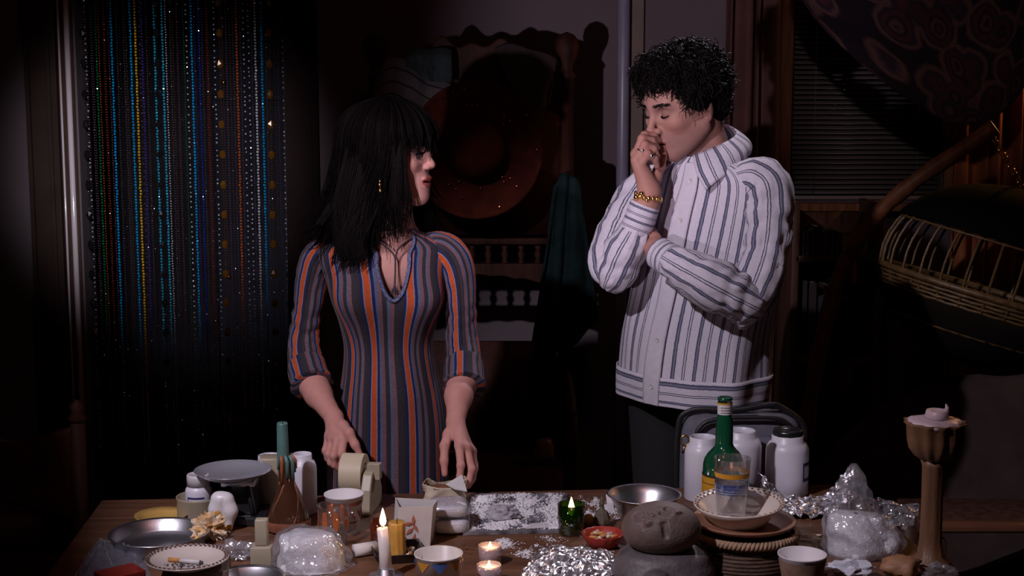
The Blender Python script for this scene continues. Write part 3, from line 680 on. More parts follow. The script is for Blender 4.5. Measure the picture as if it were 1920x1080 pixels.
# ================================================================== PEOPLE
def skinmat(name, rough=.58):
    m, nt, b = newmat(name)
    at = N(nt, 'ShaderNodeAttribute', attribute_name='Col')
    tc = N(nt, 'ShaderNodeTexCoord'); n1 = N(nt, 'ShaderNodeTexNoise', i_Scale=60.0, i_Detail=4.0); nt.links.new(tc.outputs['Object'], n1.inputs['Vector'])
    mr = N(nt, 'ShaderNodeMapRange'); mr.inputs['To Min'].default_value = .88; mr.inputs['To Max'].default_value = 1.12
    nt.links.new(n1.outputs['Fac'], mr.inputs['Value'])
    sc = N(nt, 'ShaderNodeVectorMath', operation='SCALE'); nt.links.new(at.outputs['Color'], sc.inputs[0]); nt.links.new(mr.outputs[0], sc.inputs['Scale'])
    nt.links.new(sc.outputs[0], b.inputs['Base Color']); b.inputs['Roughness'].default_value = rough
    b.inputs['Specular IOR Level'].default_value = .22
    b.inputs['Subsurface Weight'].default_value = .12; b.inputs['Subsurface Radius'].default_value = (1, .35, .2); b.inputs['Subsurface Scale'].default_value = .006
    n2 = N(nt, 'ShaderNodeTexNoise', i_Scale=420.0, i_Detail=2.0); nt.links.new(tc.outputs['Object'], n2.inputs['Vector'])
    bp = N(nt, 'ShaderNodeBump', i_Strength=.08, i_Distance=.001); nt.links.new(n2.outputs['Fac'], bp.inputs['Height']); nt.links.new(bp.outputs[0], b.inputs['Normal'])
    return m
SKIN = skinmat('skin')
HAIR_W = mat('dark_brown_hair', (.0028, .0018, .0018), .55, spec=.05)
HAIR_M = mat('black_brown_hair', (.0045, .003, .003), .5, spec=.14)
HAIR_IN = mat('hair_mass', (.003, .002, .002), .9, spec=.03, bump=.5, bscale=150, stretch=(1, 1, .15))
GOLD = mat('gold', (.9, .58, .2), .18, 1, bump=.05)
SILVER = mat('silver', (.8, .78, .78), .15, 1)

def frame(yaw_img, pitch=0, roll=0):
    """axes of a body that faces the camera turned yaw_img (positive = to the right of the picture)"""
    f = Vector((math.sin(yaw_img), -math.cos(yaw_img), 0)); l = Vector((-f.y, f.x, 0)); u = Vector((0, 0, 1))
    Rp = Matrix.Rotation(pitch, 3, l)          # positive pitch = chin down
    f = Rp @ f; u = Rp @ u
    Rr = Matrix.Rotation(roll, 3, f); l = Rr @ l; u = Rr @ u
    return np.array([f, l, u]).T

def head(sc, c, R, s, fem, lips_open=.0):
    c = np.array(c)
    def P(x, y, z): return c+R@(s*np.array((x, y, z)))
    def E(p, r, k=.01, sub=False, rot=None):
        RR = R if rot is None else R@np.array(rot)
        sc.ell(P(*p), s*np.array(r), k*s, RR, sub)
    def K(a, b, r1, r2, k=.008, sub=False): sc.cone(P(*a), P(*b), r1*s, r2*s, k*s, sub)
    E((-.010, 0, .030), (.098, .075, .088), .01)
    E((.022, 0, -.018), (.066, .062 if fem else .064, .088), .03)
    E((.026, 0, -.068), (.054, .047 if fem else .053, .044), .025)
    jw = .030 if fem else .040
    for q in (-1, 1):
        K((.000, q*.056, -.055), (.066, q*jw*.5, -.100), .017, .015, .025)      # jaw line
        E((.058, q*.040, -.024), (.024, .021, .018), .018)                      # cheekbone
    fd = .0045 if fem else 0
    E((.068+fd, 0, -.098), (.019, .020 if fem else .024, .016), .022)              # chin
    E((.066+fd*.7, 0, -.066), (.024, .030, .026), .018)                               # muzzle
    K((.074, -.036, .020), (.083, 0, .017), .009 if fem else .012, .009, .016); K((.074, .036, .020), (.083, 0, .017), .009 if fem else .012, .009, .016)
    for q in (-1, 1):
        E((.093, q*.031, .001), (.018, .020, .0125), .012, True)                # socket
        E((.071, q*.031, -.001), (.0140, .0150, .0130), .004)                   # lids over the eyeball
    nx = .1035 if fem else .110; nd = .010 if fem else 0                            # her nose and mouth sit a little higher
    K((.084, 0, .008), (nx-.004, 0, -.028+nd*.8), .0075, .0085, .010)           # bridge
    E((nx-.002, 0, -.034+nd), (.0095, .0088, .0080) if fem else (.0115, .0105, .0095), .006)                      # tip
    for q in (-1, 1):
        E((.094, q*(.0098 if fem else .0115), -.038+nd*.9), (.0085, .0062, .0064) if fem else (.0105, .0075, .0080), .005)
        E((.099, q*.0062, -.0465+nd), (.0050, .0034, .0042), .002, True)        # nostril
    o = lips_open; ld = .0085 if fem else 0
    E((.0868+fd, 0, -.0640+ld), (.0090, .0215, .0066 if fem else .0058), .004); E((.0845+fd, 0, -.0775-o+ld), (.0090, .0180, .0074 if fem else .0068), .004)
    E((.0910+fd, 0, -.0705-o*.5+ld), (.0135, .0190, .0012+o*.5), .0015, True)   # between the lips
    for q in (-1, 1):                                                           # ears
        E((-.010, q*.075, -.008), (.019, .0065, .031), .006, rot=Matrix.Rotation(q*.30, 3, 'Z')@Matrix.Rotation(.2, 3, 'Y'))
        E((-.006, q*.083, -.004), (.010, .006, .019), .004, True)
        E((-.008, q*.074, -.035), (.008, .005, .009), .005)
    def local(V): return ((V-c)@R)/s
    return P, local
def sstep(a, b, x):
    t = np.clip((x-a)/(b-a), 0, 1); return t*t*(3-2*t)
def facecol(L, base, lips, fem, brow, shadow=None, stubble=0, o=0.0):
    n = len(L); col = np.tile(np.array(base), (n, 1)); x, y, z = L[:, 0], L[:, 1], L[:, 2]
    def put(w, c): col[:] = col*(1-w[:, None])+np.array(c)*w[:, None]
    if stubble: put(stubble*sstep(-.035, -.055, z)*sstep(-.02, .0, x)*sstep(-.125, -.11, z), np.array(base)*np.array((.50, .50, .56)))
    put(.35*np.exp(-((x-.06)**2+(np.abs(y)-.042)**2+(z+.03)**2)/.0005), np.array(base)*np.array((1.05, .62, .60)))
    put(.3*np.exp(-((x-.104)**2+y**2+(z+(.024 if fem else .034))**2)/.0002), np.array(base)*np.array((1.05, .68, .64)))
    zl = .070+o*.5-(.0085 if fem else 0); hw = .0235*np.clip(1-((z+zl)/.0165)**2, 0, 1)**.7
    put(sstep(0, .003, hw-np.abs(y))*sstep(.070, .074, x)*(np.abs(z+zl) < .0145+o), lips)
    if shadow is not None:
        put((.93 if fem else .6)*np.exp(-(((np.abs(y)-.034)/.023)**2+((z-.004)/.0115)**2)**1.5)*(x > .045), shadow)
    bw = .0035 if fem else .0052
    zb = .0215 + .004*np.sin(np.clip((np.abs(y)-.008)/.045, 0, 1)*PI*.8) if fem else .0200 + .002*np.sin(np.clip((np.abs(y)-.008)/.045, 0, 1)*PI*.8)
    put(.92*sstep(bw, bw*.35, np.abs(z-zb))*sstep(.009, .014, np.abs(y))*sstep(.054, .046, np.abs(y))*(x > .03), brow)
    put(.9*np.exp(-(((np.abs(y)-.0062)/.0036)**2+((z+(.0355 if fem else .0455))/.0035)**2+((x-.099)/.006)**2)), np.array(base)*.12)
    return col
def strands(Pth, r0, r1, seed=1):
    """(S,n,3) hair paths -> triangular tapering tubes"""
    S, n, _ = Pth.shape; rs = np.random.RandomState(seed)
    Tn = np.gradient(Pth, axis=1); Tn /= np.linalg.norm(Tn, axis=2, keepdims=True)+1e-9
    ref = rs.normal(size=(S, 1, 3)); a = np.cross(Tn, ref); a /= np.linalg.norm(a, axis=2, keepdims=True)+1e-9
    b = np.cross(Tn, a); rad = (r0+(r1-r0)*np.linspace(0, 1, n))[None, :, None]*rs.uniform(.6, 1.3, (S, 1, 1))
    V = np.stack([Pth+rad*(a*math.cos(q)+b*math.sin(q)) for q in (0, 2.094, 4.189)], 2)       # S,n,3,3
    idx = np.arange(S*n*3).reshape(S, n, 3); F = []
    for q in range(3):
        w = (q+1) % 3; F.append(np.stack([idx[:, :-1, q], idx[:, :-1, w], idx[:, 1:, w], idx[:, 1:, q]], -1).reshape(-1, 4))
    return V.reshape(-1, 3), np.concatenate(F)
def limb_tube(g, pts, rad, n=40, seg=44, uvn=9, ref=(0, -1, 0), wr=.004, seed=0, squash=1.0, folds=None, endround=True):
    """cloth sleeve along a path of points with radii: puckered, with one pattern repeat per UV unit around"""
    A = catmull([list(p)+[r] for p, r in zip(pts, rad)], n)
    P = [Vector(a[:3]) for a in A]; vs = []; us = []; a1 = None; L = 0
    for k in range(n):
        t = (P[min(n-1, k+1)]-P[max(0, k-1)]).normalized()
        if a1 is None: r0 = Vector(ref); a1 = (r0-t*r0.dot(t)).normalized()
        else: a1 = (a1-t*a1.dot(t)).normalized()
        a2 = t.cross(a1)
        if k: L += (P[k]-P[k-1]).length
        for i in range(seg+1):
            an = 2*PI*i/seg; d = a1*math.cos(an)+a2*math.sin(an)*squash
            p = P[k]+d*A[k][3]
            w = wr*(nz((d.x*2.2+L*3, d.y*2.2, d.z*2.2+L*26), 1.0, seed)+.6*nz((d.x*5, d.y*5, L*55+d.z*5), 1.0, seed+3))
            if folds:
                for (fl, fa, fw) in folds: w -= fa*math.exp(-((L-fl-.012*math.sin(an*2+seed))/fw)**2)
            vs.append(P[k]+d*(A[k][3]+w)); us.append((i/seg*uvn, L))
    w = seg+1; fs = [(j*w+i, j*w+i+1, (j+1)*w+i+1, (j+1)*w+i) for j in range(n-1) for i in range(seg)]
    fs += [tuple(reversed(range(seg))), tuple((n-1)*w+i for i in range(seg))]
    g.add(vs, fs, us)
class Torso:
    """garment trunk: rows of (centre px, py, Y, half width, half depth); u=.5 is the front middle, v runs down"""
    def __init__(s, rows, Y, yaw, n=80, bumps=None, wr=.004, seed=0):
        A = []
        for r in rows:
            if len(r) == 4 and r[1] > 2: c = W(r[0], r[1], Y); A.append([c.x, c.y, c.z, r[2], r[3]])
            else: A.append(list(r))
        s.A = catmull(A, n); s.n = n; R = frame(yaw); s.f = Vector(R[:, 0]); s.l = Vector(R[:, 1]); s.bumps = bumps; s.wr = wr; s.seed = seed
    def at(s, u, v, off=0):
        q = np.clip(v, 0, 1)*(s.n-1); i = min(int(q), s.n-2); t = q-i; r = s.A[i]*(1-t)+s.A[i+1]*t
        al = 2*PI*(u-.5); ca, sa = math.cos(al), math.sin(al)
        e = .86
        x = math.copysign(abs(sa)**e, sa); y = math.copysign(abs(ca)**e, ca)
        d = s.f*(r[4]*y)+s.l*(r[3]*x); p = Vector(r[:3])+d
        nrm = (s.f*(ca/max(r[4], .01))+s.l*(sa/max(r[3], .01))).normalized()
        w = off+s.wr*(nz((p.x*5, p.y*5, p.z*2.2), 1.6, s.seed)+.5*nz((p.x*14, p.y*14, p.z*4), 1.2, s.seed+2))*min(1, v*4)
        if s.bumps: w += s.bumps(al, p.z)
        return p+nrm*w
def button(g, p, nrm, r=.006):
    nrm = Vector(nrm).normalized(); R = nrm.to_track_quat('Z', 'Y').to_matrix()
    g.lathe([(r*.9, 0), (r, .001), (r, .0022), (r*.82, .0028), (r*.75, .0020), (0.0001, .0018)], Vector(p), 14, R)

# ------------------------------------------------------------------ woman in the striped tunic
WY = 3.35
wroot = thing('person', 'person with dark bangs in a rust striped tunic, both hands reaching down to the table', 'person', (W(732, 600, WY).x, WY, 0))
def build_woman():
    skin = np.array((.50, .255, .220))
    R = frame(math.radians(68), math.radians(2), 0); c = W(736, 286, WY); S = 1.0
    lo = np.array(c)-np.array((.20, .20, .36)); hi = np.array(c)+np.array((.20, .20, .145))
    sc = Sculpt(lo, hi, .0021)
    P, local = head(sc, c, R, S, True, .0018)
    nb = np.array(W(737, 440, WY+.015))
    sc.cone(np.array(c)+R@np.array((-.022, 0, -.04)), nb, .050, .053, .02)
    sc.cone(np.array(c)+R@np.array((-.005, 0, -.07)), nb+np.array((0, -.012, .01)), .034, .042, .02)
    # upper chest and shoulders below the neck
    yb = frame(math.radians(8))
    sc.ell(W(726, 508, WY+.004), (.120, .079, .090), .03, np.array([yb[:, 1], yb[:, 0], yb[:, 2]]).T)
    for q in (-1, 1):
        a = nb+np.array((q*.02, .012, -.01)); sc.cone(a, np.array(W(728+q*84, 486, WY)), .032, .028, .03)
        sc.cone(nb+np.array((q*.012, -.050, -.030)), np.array(W(735+q*48, 446, WY-.035)), .006, .006, .012)   # collar bones
    V, F = sc.mesh(2); L = local(V)
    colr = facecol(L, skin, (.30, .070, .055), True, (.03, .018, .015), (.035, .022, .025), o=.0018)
    g = G(); g.arrays(V, F); cols = [colr]
    # forearms and hands
    def hand(fore, wrist, mcp, fingers, thumb, rr):
        pts = np.array([list(p) for p in fore]+[list(wrist)]+[list(m) for m in mcp]+[list(q) for fg in fingers for q in fg]+[list(q) for q in thumb])
        s2 = Sculpt(pts.min(0)-.05, pts.max(0)+.05, .0018)
        s2.chain(list(fore)+[wrist], rr, .02)
        palmn = np.cross(np.array(mcp[0])-np.array(wrist), np.array(mcp[3])-np.array(wrist))
        for m in mcp:
            s2.cone(wrist, m, .0155, .0105, .012, flat=(palmn, 1.15))
        for i in range(3): s2.cone(mcp[i], mcp[i+1], .0098, .0095, .008)
        for m, fg in zip(mcp, fingers):
            ch = [m]+list(fg); s2.chain(ch, [.0098, .0086, .0076, .0062][:len(ch)], .0035)
            s2.ell(ch[1], (.0088,)*3, .004)
        th = list(thumb); s2.chain([wrist]+th, [.014, .0135, .0108, .0092, .0072], .007)
        V2, F2 = s2.mesh(4); k = np.tile(skin*np.array((.98, .92, .92)), (len(V2), 1))
        tips = [np.array(fg[-1]) for fg in fingers]+[np.array(thumb[-1])]
        for t in tips:
            w = np.exp(-((V2-t)**2).sum(1)/.00018)[:, None]*.5; k = k*(1-w)+skin*np.array((1.05, .70, .66))*w
        g.arrays(V2, F2); cols.append(k)
    hand([W(871, 694, 3.278), W(867, 714, 3.250), W(860, 742, 3.20)], W(854, 792, 3.145), [W(861, 836, 3.075), W(874, 840, 3.085), W(882, 844, 3.105), W(885, 846, 3.13)],
         [[W(864, 873, 3.048), W(862, 894, 3.040), W(860, 911, 3.040)], [W(884, 880, 3.062), W(879, 901, 3.055), W(870, 916, 3.050)],
          [W(889, 878, 3.085), W(886, 898, 3.08), W(878, 912, 3.07)], [W(889, 872, 3.115), W(886, 890, 3.11), W(880, 902, 3.10)]],
         [W(842, 815, 3.115), W(834, 836, 3.085), W(833, 864, 3.068), W(834, 889, 3.058)], [.034, .034, .029, .0205])
    hand([W(577, 694, 3.282), W(585, 714, 3.255), W(597, 740, 3.22)], W(627, 785, 3.150), [W(645, 822, 3.085), W(633, 824, 3.085), W(624, 823, 3.10), W(617, 818, 3.12)],
         [[W(641, 852, 3.062), W(641, 869, 3.064), W(645, 880, 3.072)], [W(626, 855, 3.055), W(627, 872, 3.058), W(637, 881, 3.062)],
          [W(616, 852, 3.075), W(620, 868, 3.072), W(631, 875, 3.073)], [W(611, 845, 3.10), W(615, 860, 3.098), W(624, 866, 3.095)]],
         [W(643, 800, 3.110), W(655, 812, 3.080), W(666, 834, 3.070), W(675, 852, 3.066)], [.034, .034, .029, .0205])
    # legs under the dress (kept whole down to the floor)
    s3 = Sculpt((wroot.location.x-.25, WY-.25, -.005), (wroot.location.x+.25, WY+.2, .98), .008)
    for q in (-1, 1):
        x = wroot.location.x+q*.052
        s3.chain([(x, WY+.01, .86), (x, WY, .48), (x, WY+.02, .09)], [.066, .050, .036], .03)
        s3.cone((x, WY+.02, .050), (x+q*.02, WY-.15, .043), .036, .03, .02)
    V3, F3 = s3.mesh(1); g.arrays(V3, F3); cols.append(np.tile(skin, (len(V3), 1)))
    body = finish('body', g, SKIN, wroot, colors=np.concatenate(cols))
    # eye
    g = G()
    for q in (-1, 1):
        g = G(); g.ball(P(.0738, q*.031, -.001), .0128, 20, 14); eye = finish('eye', g, mat('eye_white', (.045, .036, .036), .3, spec=.2), body)
        g = G(); fw = Vector(R[:, 0]); g.lathe([(.0062, 0), (.0045, .0012), (.0001, .0016)], Vector(P(.0858, q*.031+.002, -.001)), 16, fw.to_track_quat('Z', 'Y').to_matrix())
        g.cur = 0; finish('iris', g, mat('iris_dark', (.03, .015, .01), .1), body)
    for q in (-1, 1):                                                             # lashes
        g = G()
        for k in range(13):
            t = -1+2*k/12; y = q*.031+t*.013; b0 = P(.0850-.005*t*t, y, .0045-.0035*t*t)
            g.tube([b0, Vector(P(.0915-.005*t*t, y*1.03, .0030-.003*t*t)), Vector(P(.0955-.005*t*t, y*1.05, .0065-.003*t*t))], [.0007, .0006, .0002], 4)
        finish('eyelashes', g, HAIR_W, body)['kind'] = 'stuff'
    # ---- hair
    sh = Sculpt(np.array(c)-np.array((.24, .24, .32)), np.array(c)+np.array((.24, .24, .17)), .004)
    def HE(p, r, k=.02, sub=False): sh.ell(np.array(c)+R@np.array(p), r, k, R, sub)
    HE((-.016, 0, .034), (.106, .086, .086)); HE((-.055, 0, -.030), (.072, .080, .105), .04); HE((-.062, 0, -.105), (.066, .080, .095), .04)
    HE((-.025, .048, -.08), (.045, .035, .11), .03); HE((-.032, -.048, -.08), (.042, .035, .11), .03)
    HE((.075, 0, -.055), (.085, .062, .105), .015, True); HE((.01, 0, -.12), (.05, .056, .09), .01, True)
    V, F = sh.mesh(2)
    V = V+np.array([[.006*nz(p, 18, 3), .006*nz(p, 18, 5), 0] for p in V])
    g = G(); g.cur = 1; g.arrays(V, F); g.cur = 0
    rs = np.random.RandomState(5); S_ = 6000; n = 16
    phi = rs.uniform(-PI, PI, S_); keep = np.abs(phi) > math.radians(63); phi = phi[keep]; S_ = len(phi)
    th0 = np.radians(rs.uniform(3, 70, S_)); lay = rs.uniform(1.03, 1.16, S_)+.16*rs.rand(S_)*(np.abs(phi) > 1.9)
    zend = np.where(np.abs(phi) < math.radians(85), rs.uniform(-.21, -.10, S_), rs.uniform(-.25, -.17, S_))
    zend = np.where((phi < 0) & (np.abs(phi) > math.radians(75)) & (rs.rand(S_) < .45), zend-.045, zend)   # the long clump over her near shoulder
    ts = np.linspace(0, 1, n); Pth = np.zeros((S_, n, 3)); cx, cz = -.012, .032
    fl = rs.uniform(.1, .5, S_); wob = rs.uniform(0, 6.28, S_); cur = rs.normal(0, .010, S_)
    for k, t in enumerate(ts):
        a = np.minimum(1, t/.45); th = th0+(PI/2-th0)*a
        rx, ry, rz = .100*lay, .079*lay, .088*(1+(lay-1)*.35)
        x = cx+rx*np.sin(th)*np.cos(phi); y = -ry*np.sin(th)*np.sin(-phi); z = cz+rz*np.cos(th)
        d = np.clip((t-.45)/.55, 0, 1)
        z = np.where(d > 0, cz+(zend-cz)*d, z)
        out = d*(1.2*d*fl*.055)
        back = np.where(np.cos(phi) < .2, .4, 1.0)
        x = x+np.cos(phi)*out*1.5+.004*np.sin(wob+d*5)+cur*d*d*2-(.012*d)*(np.abs(phi) > 1.2); y = y+np.sin(phi)*out*.8+.004*np.cos(wob+d*4)+cur*d
        Pth[:, k] = np.stack([x, y, z], 1)
    A = np.array(c)+Pth@R.T; V, F = strands(A, .0016, .0006, 2); g.arrays(V, F)
    # bangs
    S_ = 760; phi = rs.uniform(-1.25, 1.25, S_); Pth = np.zeros((S_, n, 3)); lay = rs.uniform(1.04, 1.21, S_)
    zend = rs.uniform(.004, .030, S_)-.025*(np.abs(phi) > 1.0); th0 = np.radians(rs.uniform(5, 40, S_))
    for k, t in enumerate(ts):
        th = th0+(math.radians(78)-th0)*np.minimum(1, t/.6); d = np.clip((t-.6)/.4, 0, 1)
        x = cx+.103*lay*np.sin(th)*np.cos(phi)+.006*d; y = .080*lay*np.sin(th)*np.sin(phi); z = cz+.089*(1+(lay-1)*.4)*np.cos(th)
        z0 = cz+.089*(1+(lay-1)*.4)*math.cos(math.radians(78)); z = np.where(d > 0, z0+(zend-z0)*d, z)
        Pth[:, k] = np.stack([x+.003*np.sin(phi*23+d*3), y+.004*np.sin(phi*31), z], 1)
    A = np.array(c)+Pth@R.T; V, F = strands(A, .0017, .0006, 3); g.arrays(V, F)
    # wisps in front of the cheek and below the far side of the jaw
    W_ = []
    for k in range(46):
        q = rs.normal(0, 1); s0 = W(750+4*q, 248+rs.uniform(-8, 8), WY-.080); ex = rs.uniform(744, 775)
        pts = [s0, W(755+4*q, 300, WY-.096), W(757+.5*(ex-757)+2*q, 345, WY-.098), W(ex, 385+rs.uniform(-8, 12), WY-.094), W(ex-8+rs.uniform(-12, 8), rs.uniform(405, 442), WY-.085)]
        W_.append(catmull([list(p) for p in pts], n))
    for k in range(110):
        q = rs.uniform(733, 752); pts = [W(q+4, 240, WY-.075), W(q+2, 300, WY-.100), W(q+rs.uniform(-4, 4), 350, WY-.102), W(q+rs.uniform(-10, 8), 395, WY-.098), W(q+rs.uniform(-18, 8), rs.uniform(415, 455), WY-.095)]
        W_.append(catmull([list(p) for p in pts], n))
    for k in range(90):
        x0 = rs.uniform(778, 812); pts = [W(x0-8, 372, WY+.055), W(x0, 400, WY+.05), W(x0+rs.uniform(-4, 14), 428, WY+.03), W(x0+rs.uniform(-12, 18), 452, WY-.01), W(x0+rs.uniform(-26, 10), rs.uniform(458, 478), WY-.03)]
        W_.append(catmull([list(p) for p in pts], n))
    for k in range(140):                                                          # near clump falling over the breast
        x0 = rs.uniform(610, 700); x1 = rs.uniform(626, 688); pts = [W(x0+44, 250, WY-.04), W(x0+30, 310, WY-.075), W(x0+12, 390, WY-.098), W((x0+x1)/2, 440, WY-.112), W(x1, 475, WY-.118), W(x1+rs.uniform(-14, 4), rs.uniform(480, 504), WY-.118)]
        W_.append(catmull([list(p) for p in pts], n))
    for k in range(60):                                                           # flick at the back
        y1 = rs.uniform(425, 455); pts = [W(650, 330, WY-.02), W(622+rs.uniform(-6, 10), 380, WY-.04), W(600+rs.uniform(-8, 8), 420, WY-.05), W(580+rs.uniform(-8, 20), y1-6, WY-.06), W(562+rs.uniform(0, 30), y1, WY-.06)]
        W_.append(catmull([list(p) for p in pts], n))
    V, F = strands(np.array(W_), .0017, .0005, 4); g.arrays(V, F)
    hair = finish('hair', g, [HAIR_W, HAIR_IN], wroot); hair['kind'] = 'stuff'; hair['label'] = 'long dark brown hair with bangs'
    # earring: two gold balls hanging one under the other
    g = G(); e = W(712, 346, WY-.108); g.ball(e, .0048, 14, 10); g.ball(e+Vector((.001, 0, -.0135)), .0052, 14, 10); g.tube([e+Vector((0, 0, .016)), e+Vector((.001, 0, -.012))], .0010, 6)
    finish('earring', g, GOLD, wroot)
    # ---- tunic
    stops = [(0, (.026, .022, .029)), (.09, (.010, .016, .070)), (.16, (.17, .16, .23)), (.19, (.40, .064, .017)), (.34, (.40, .064, .017)), (.345, (.17, .16, .23)),
             (.375, (.010, .014, .068)), (.45, (.070, .098, .175)), (.52, (.145, .068, .080)), (.61, (.028, .023, .030)), (.72, (.075, .105, .175)), (.77, (.150, .072, .085)), (.86, (.030, .025, .034))]
    TUN = uvmat('tunic_stripes', stops, .88, 0, 'CONSTANT', wob=.012, wscale=140, weave=.35, wvs=700, sheen=.05, fleck=.2)
    def bumps(al, z):
        r = 0
        for q in (-1, 1): r += .034*math.exp(-((al-q*.62)/.46)**2-((z-1.165)/.060)**2)
        r += .010*math.exp(-(al/.5)**2-((z-.95)/.06)**2)
        return r
    m = mpp(WY)
    rows = [(739, 428, 36*m, .050), (737, 436, 52*m, .056), (731, 446, 88*m, .062), (724, 462, 124*m, .070), (722, 485, 124*m, .080), (724, 520, 112*m, .088), (726, 560, 104*m, .092),
            (727, 600, 92*m, .086), (728, 645, 84*m, .080), (730, 690, 88*m, .088), (732, 740, 97*m, .100), (733, 800, 104*m, .108), (733, 880, 106*m, .112), (733, 1000, 112*m, .12), (733, 1180, 124*m, .135), (733, 1340, 132*m, .145)]
    To = Torso(rows, WY, math.radians(8), 150, bumps, .003, 4)
    def uvf(u, v): return (u*11+.265, v)
    g = G(); nu, nv = 200, 240; g.grid(lambda u, v: To.at(u, v), nu, nv, uvf)
    # the keyhole opening: faces inside it are taken out
    def px_of(p):
        d = Vector(p)-Vector((0, 0, CAM_Z)); F_ = d.y*math.cos(PITCH)-d.z*math.sin(PITCH); U_ = d.y*math.sin(PITCH)+d.z*math.cos(PITCH)
        return 960+FPX*d.x/F_, 540-FPX*U_/F_
    key = [(0.436, .00), (.447, .02), (.462, .06), (.474, .10), (.484, .13), (.494, .147), (.503, .150), (.512, .147), (.522, .13), (.534, .10), (.548, .06), (.562, .02), (.574, .0)]
    zs = [To.at(.5, v).z for v in np.linspace(0, 1, 400)]
    def v_at(py):
        best = min(range(400), key=lambda i: abs(px_of(To.at(.5, i/399))[1]-py)); return best/399
    def u_at(px, v):
        best = min(range(120), key=lambda i: abs(px_of(To.at(.40+.2*i/119, v))[0]-px)); return .40+.2*best/119
    pxk = [(699, 444), (702, 470), (706, 498), (712, 525), (722, 550), (738, 564), (754, 550), (763, 525), (767, 498), (770, 470), (773, 444)]
    key = [(u_at(x, v_at(y)), v_at(y)) for x, y in pxk]
    poly = [(key[0][0]-.01, -.05)]+key+[(key[-1][0]+.01, -.05)]
    def inside(x, y):
        r = False
        for i in range(len(poly)):
            x1, y1 = poly[i]; x2, y2 = poly[i-1]
            if (y1 > y) != (y2 > y) and x < (x2-x1)*(y-y1)/(y2-y1)+x1: r = not r
        return r
    fs = []
    for k, f in enumerate(g.f):
        j, i = divmod(k, nu)
        if not inside((i+.5)/nu, (j+.5)/nv): fs.append(f)
    g.f = fs; g.mi = [0]*len(fs)
    sl_r = [W(792, 470, WY+.008), W(822, 468, WY+.006), W(847, 486, WY), W(860, 525, WY-.005), W(864, 570, WY-.01), W(866, 630, WY-.015), W(870, 675, 3.305), W(870, 712, 3.255)]
    sl_l = [W(650, 476, WY+.008), W(620, 474, WY+.006), W(598, 490, WY), W(585, 532, WY-.005), W(577, 585, WY-.01), W(570, 640, WY-.015), W(573, 680, 3.30), W(582, 710, 3.255)]
    ra = [.034, .044, .045, .040, .0375, .0385, .042, .042]
    limb_tube(g, sl_r, ra, 60, 40, 4, (-1, -.4, 0), .0035, 1, folds=[(.205, .004, .01), (.235, .003, .009)])
    limb_tube(g, sl_l, ra, 60, 40, 4, (1, -.4, 0), .0035, 2, folds=[(.20, .005, .010), (.235, .004, .010)])
    tun = finish('tunic', g, TUN, wroot, solid=.0015); tun['label'] = 'rust, navy and mauve striped knit tunic with a keyhole neck'
    for pts, rr, sd in ((sl_r, 1, 5), (sl_l, 1, 6)):
        g = G(); a = pts[-2]; b = pts[-1]; d = (b-a).normalized()
        limb_tube(g, [a+d*.012, a+d*.016, b+d*.006, b+d*.020, b+d*.024], [.042, .0465, .0475, .051, .047], 20, 40, 4, (-1, -.4, 0) if sd == 5 else (1, -.4, 0), .0028, sd)
        finish('cuff', g, TUN, tun)
    # trim round the keyhole, neck edge, tie cord with tassel
    TRIM = mat('braided_trim', (.16, .18, .33), .85, var=0, c2=(.03, .035, .09), scale=260, bump=.6, bscale=500)
    kk = catmull(key, 60); g = G(); g.tube([To.at(a, b, .002) for a, b in kk], .0062, 8, squash=.8); finish('neck_trim', g, TRIM, tun)
    CORD = mat('dark_cord', (.035, .022, .03), .8, bump=.4, bscale=300)
    g = G(); p0 = To.at(key[-1][0], key[-1][1]+.01, .004); p1 = W(745, 470, p0.y-.030); p2 = W(741, 515, p0.y-.042); p3 = W(740, 538, p0.y-.046)
    g.tube([Vector(p) for p in catmull([list(p0), list(p1), list(p2), list(p3)], 16)], .0022, 6)
    g.tube([Vector(p) for p in catmull([list(To.at(key[0][0]+.01, key[0][1]+.01, .004)), list(W(737, 475, p0.y-.030)), list(p2), list(p3)], 16)], .0020, 6)
    for k in range(9):
        a = k*.7; g.tube([p3, p3+Vector((.006*math.cos(a), .004*math.sin(a), -.008)), p3+Vector((.009*math.cos(a), .006*math.sin(a), -.018))], [.003, .002, .0012], 5)
    finish('tie_cord', g, CORD, tun)
build_woman()

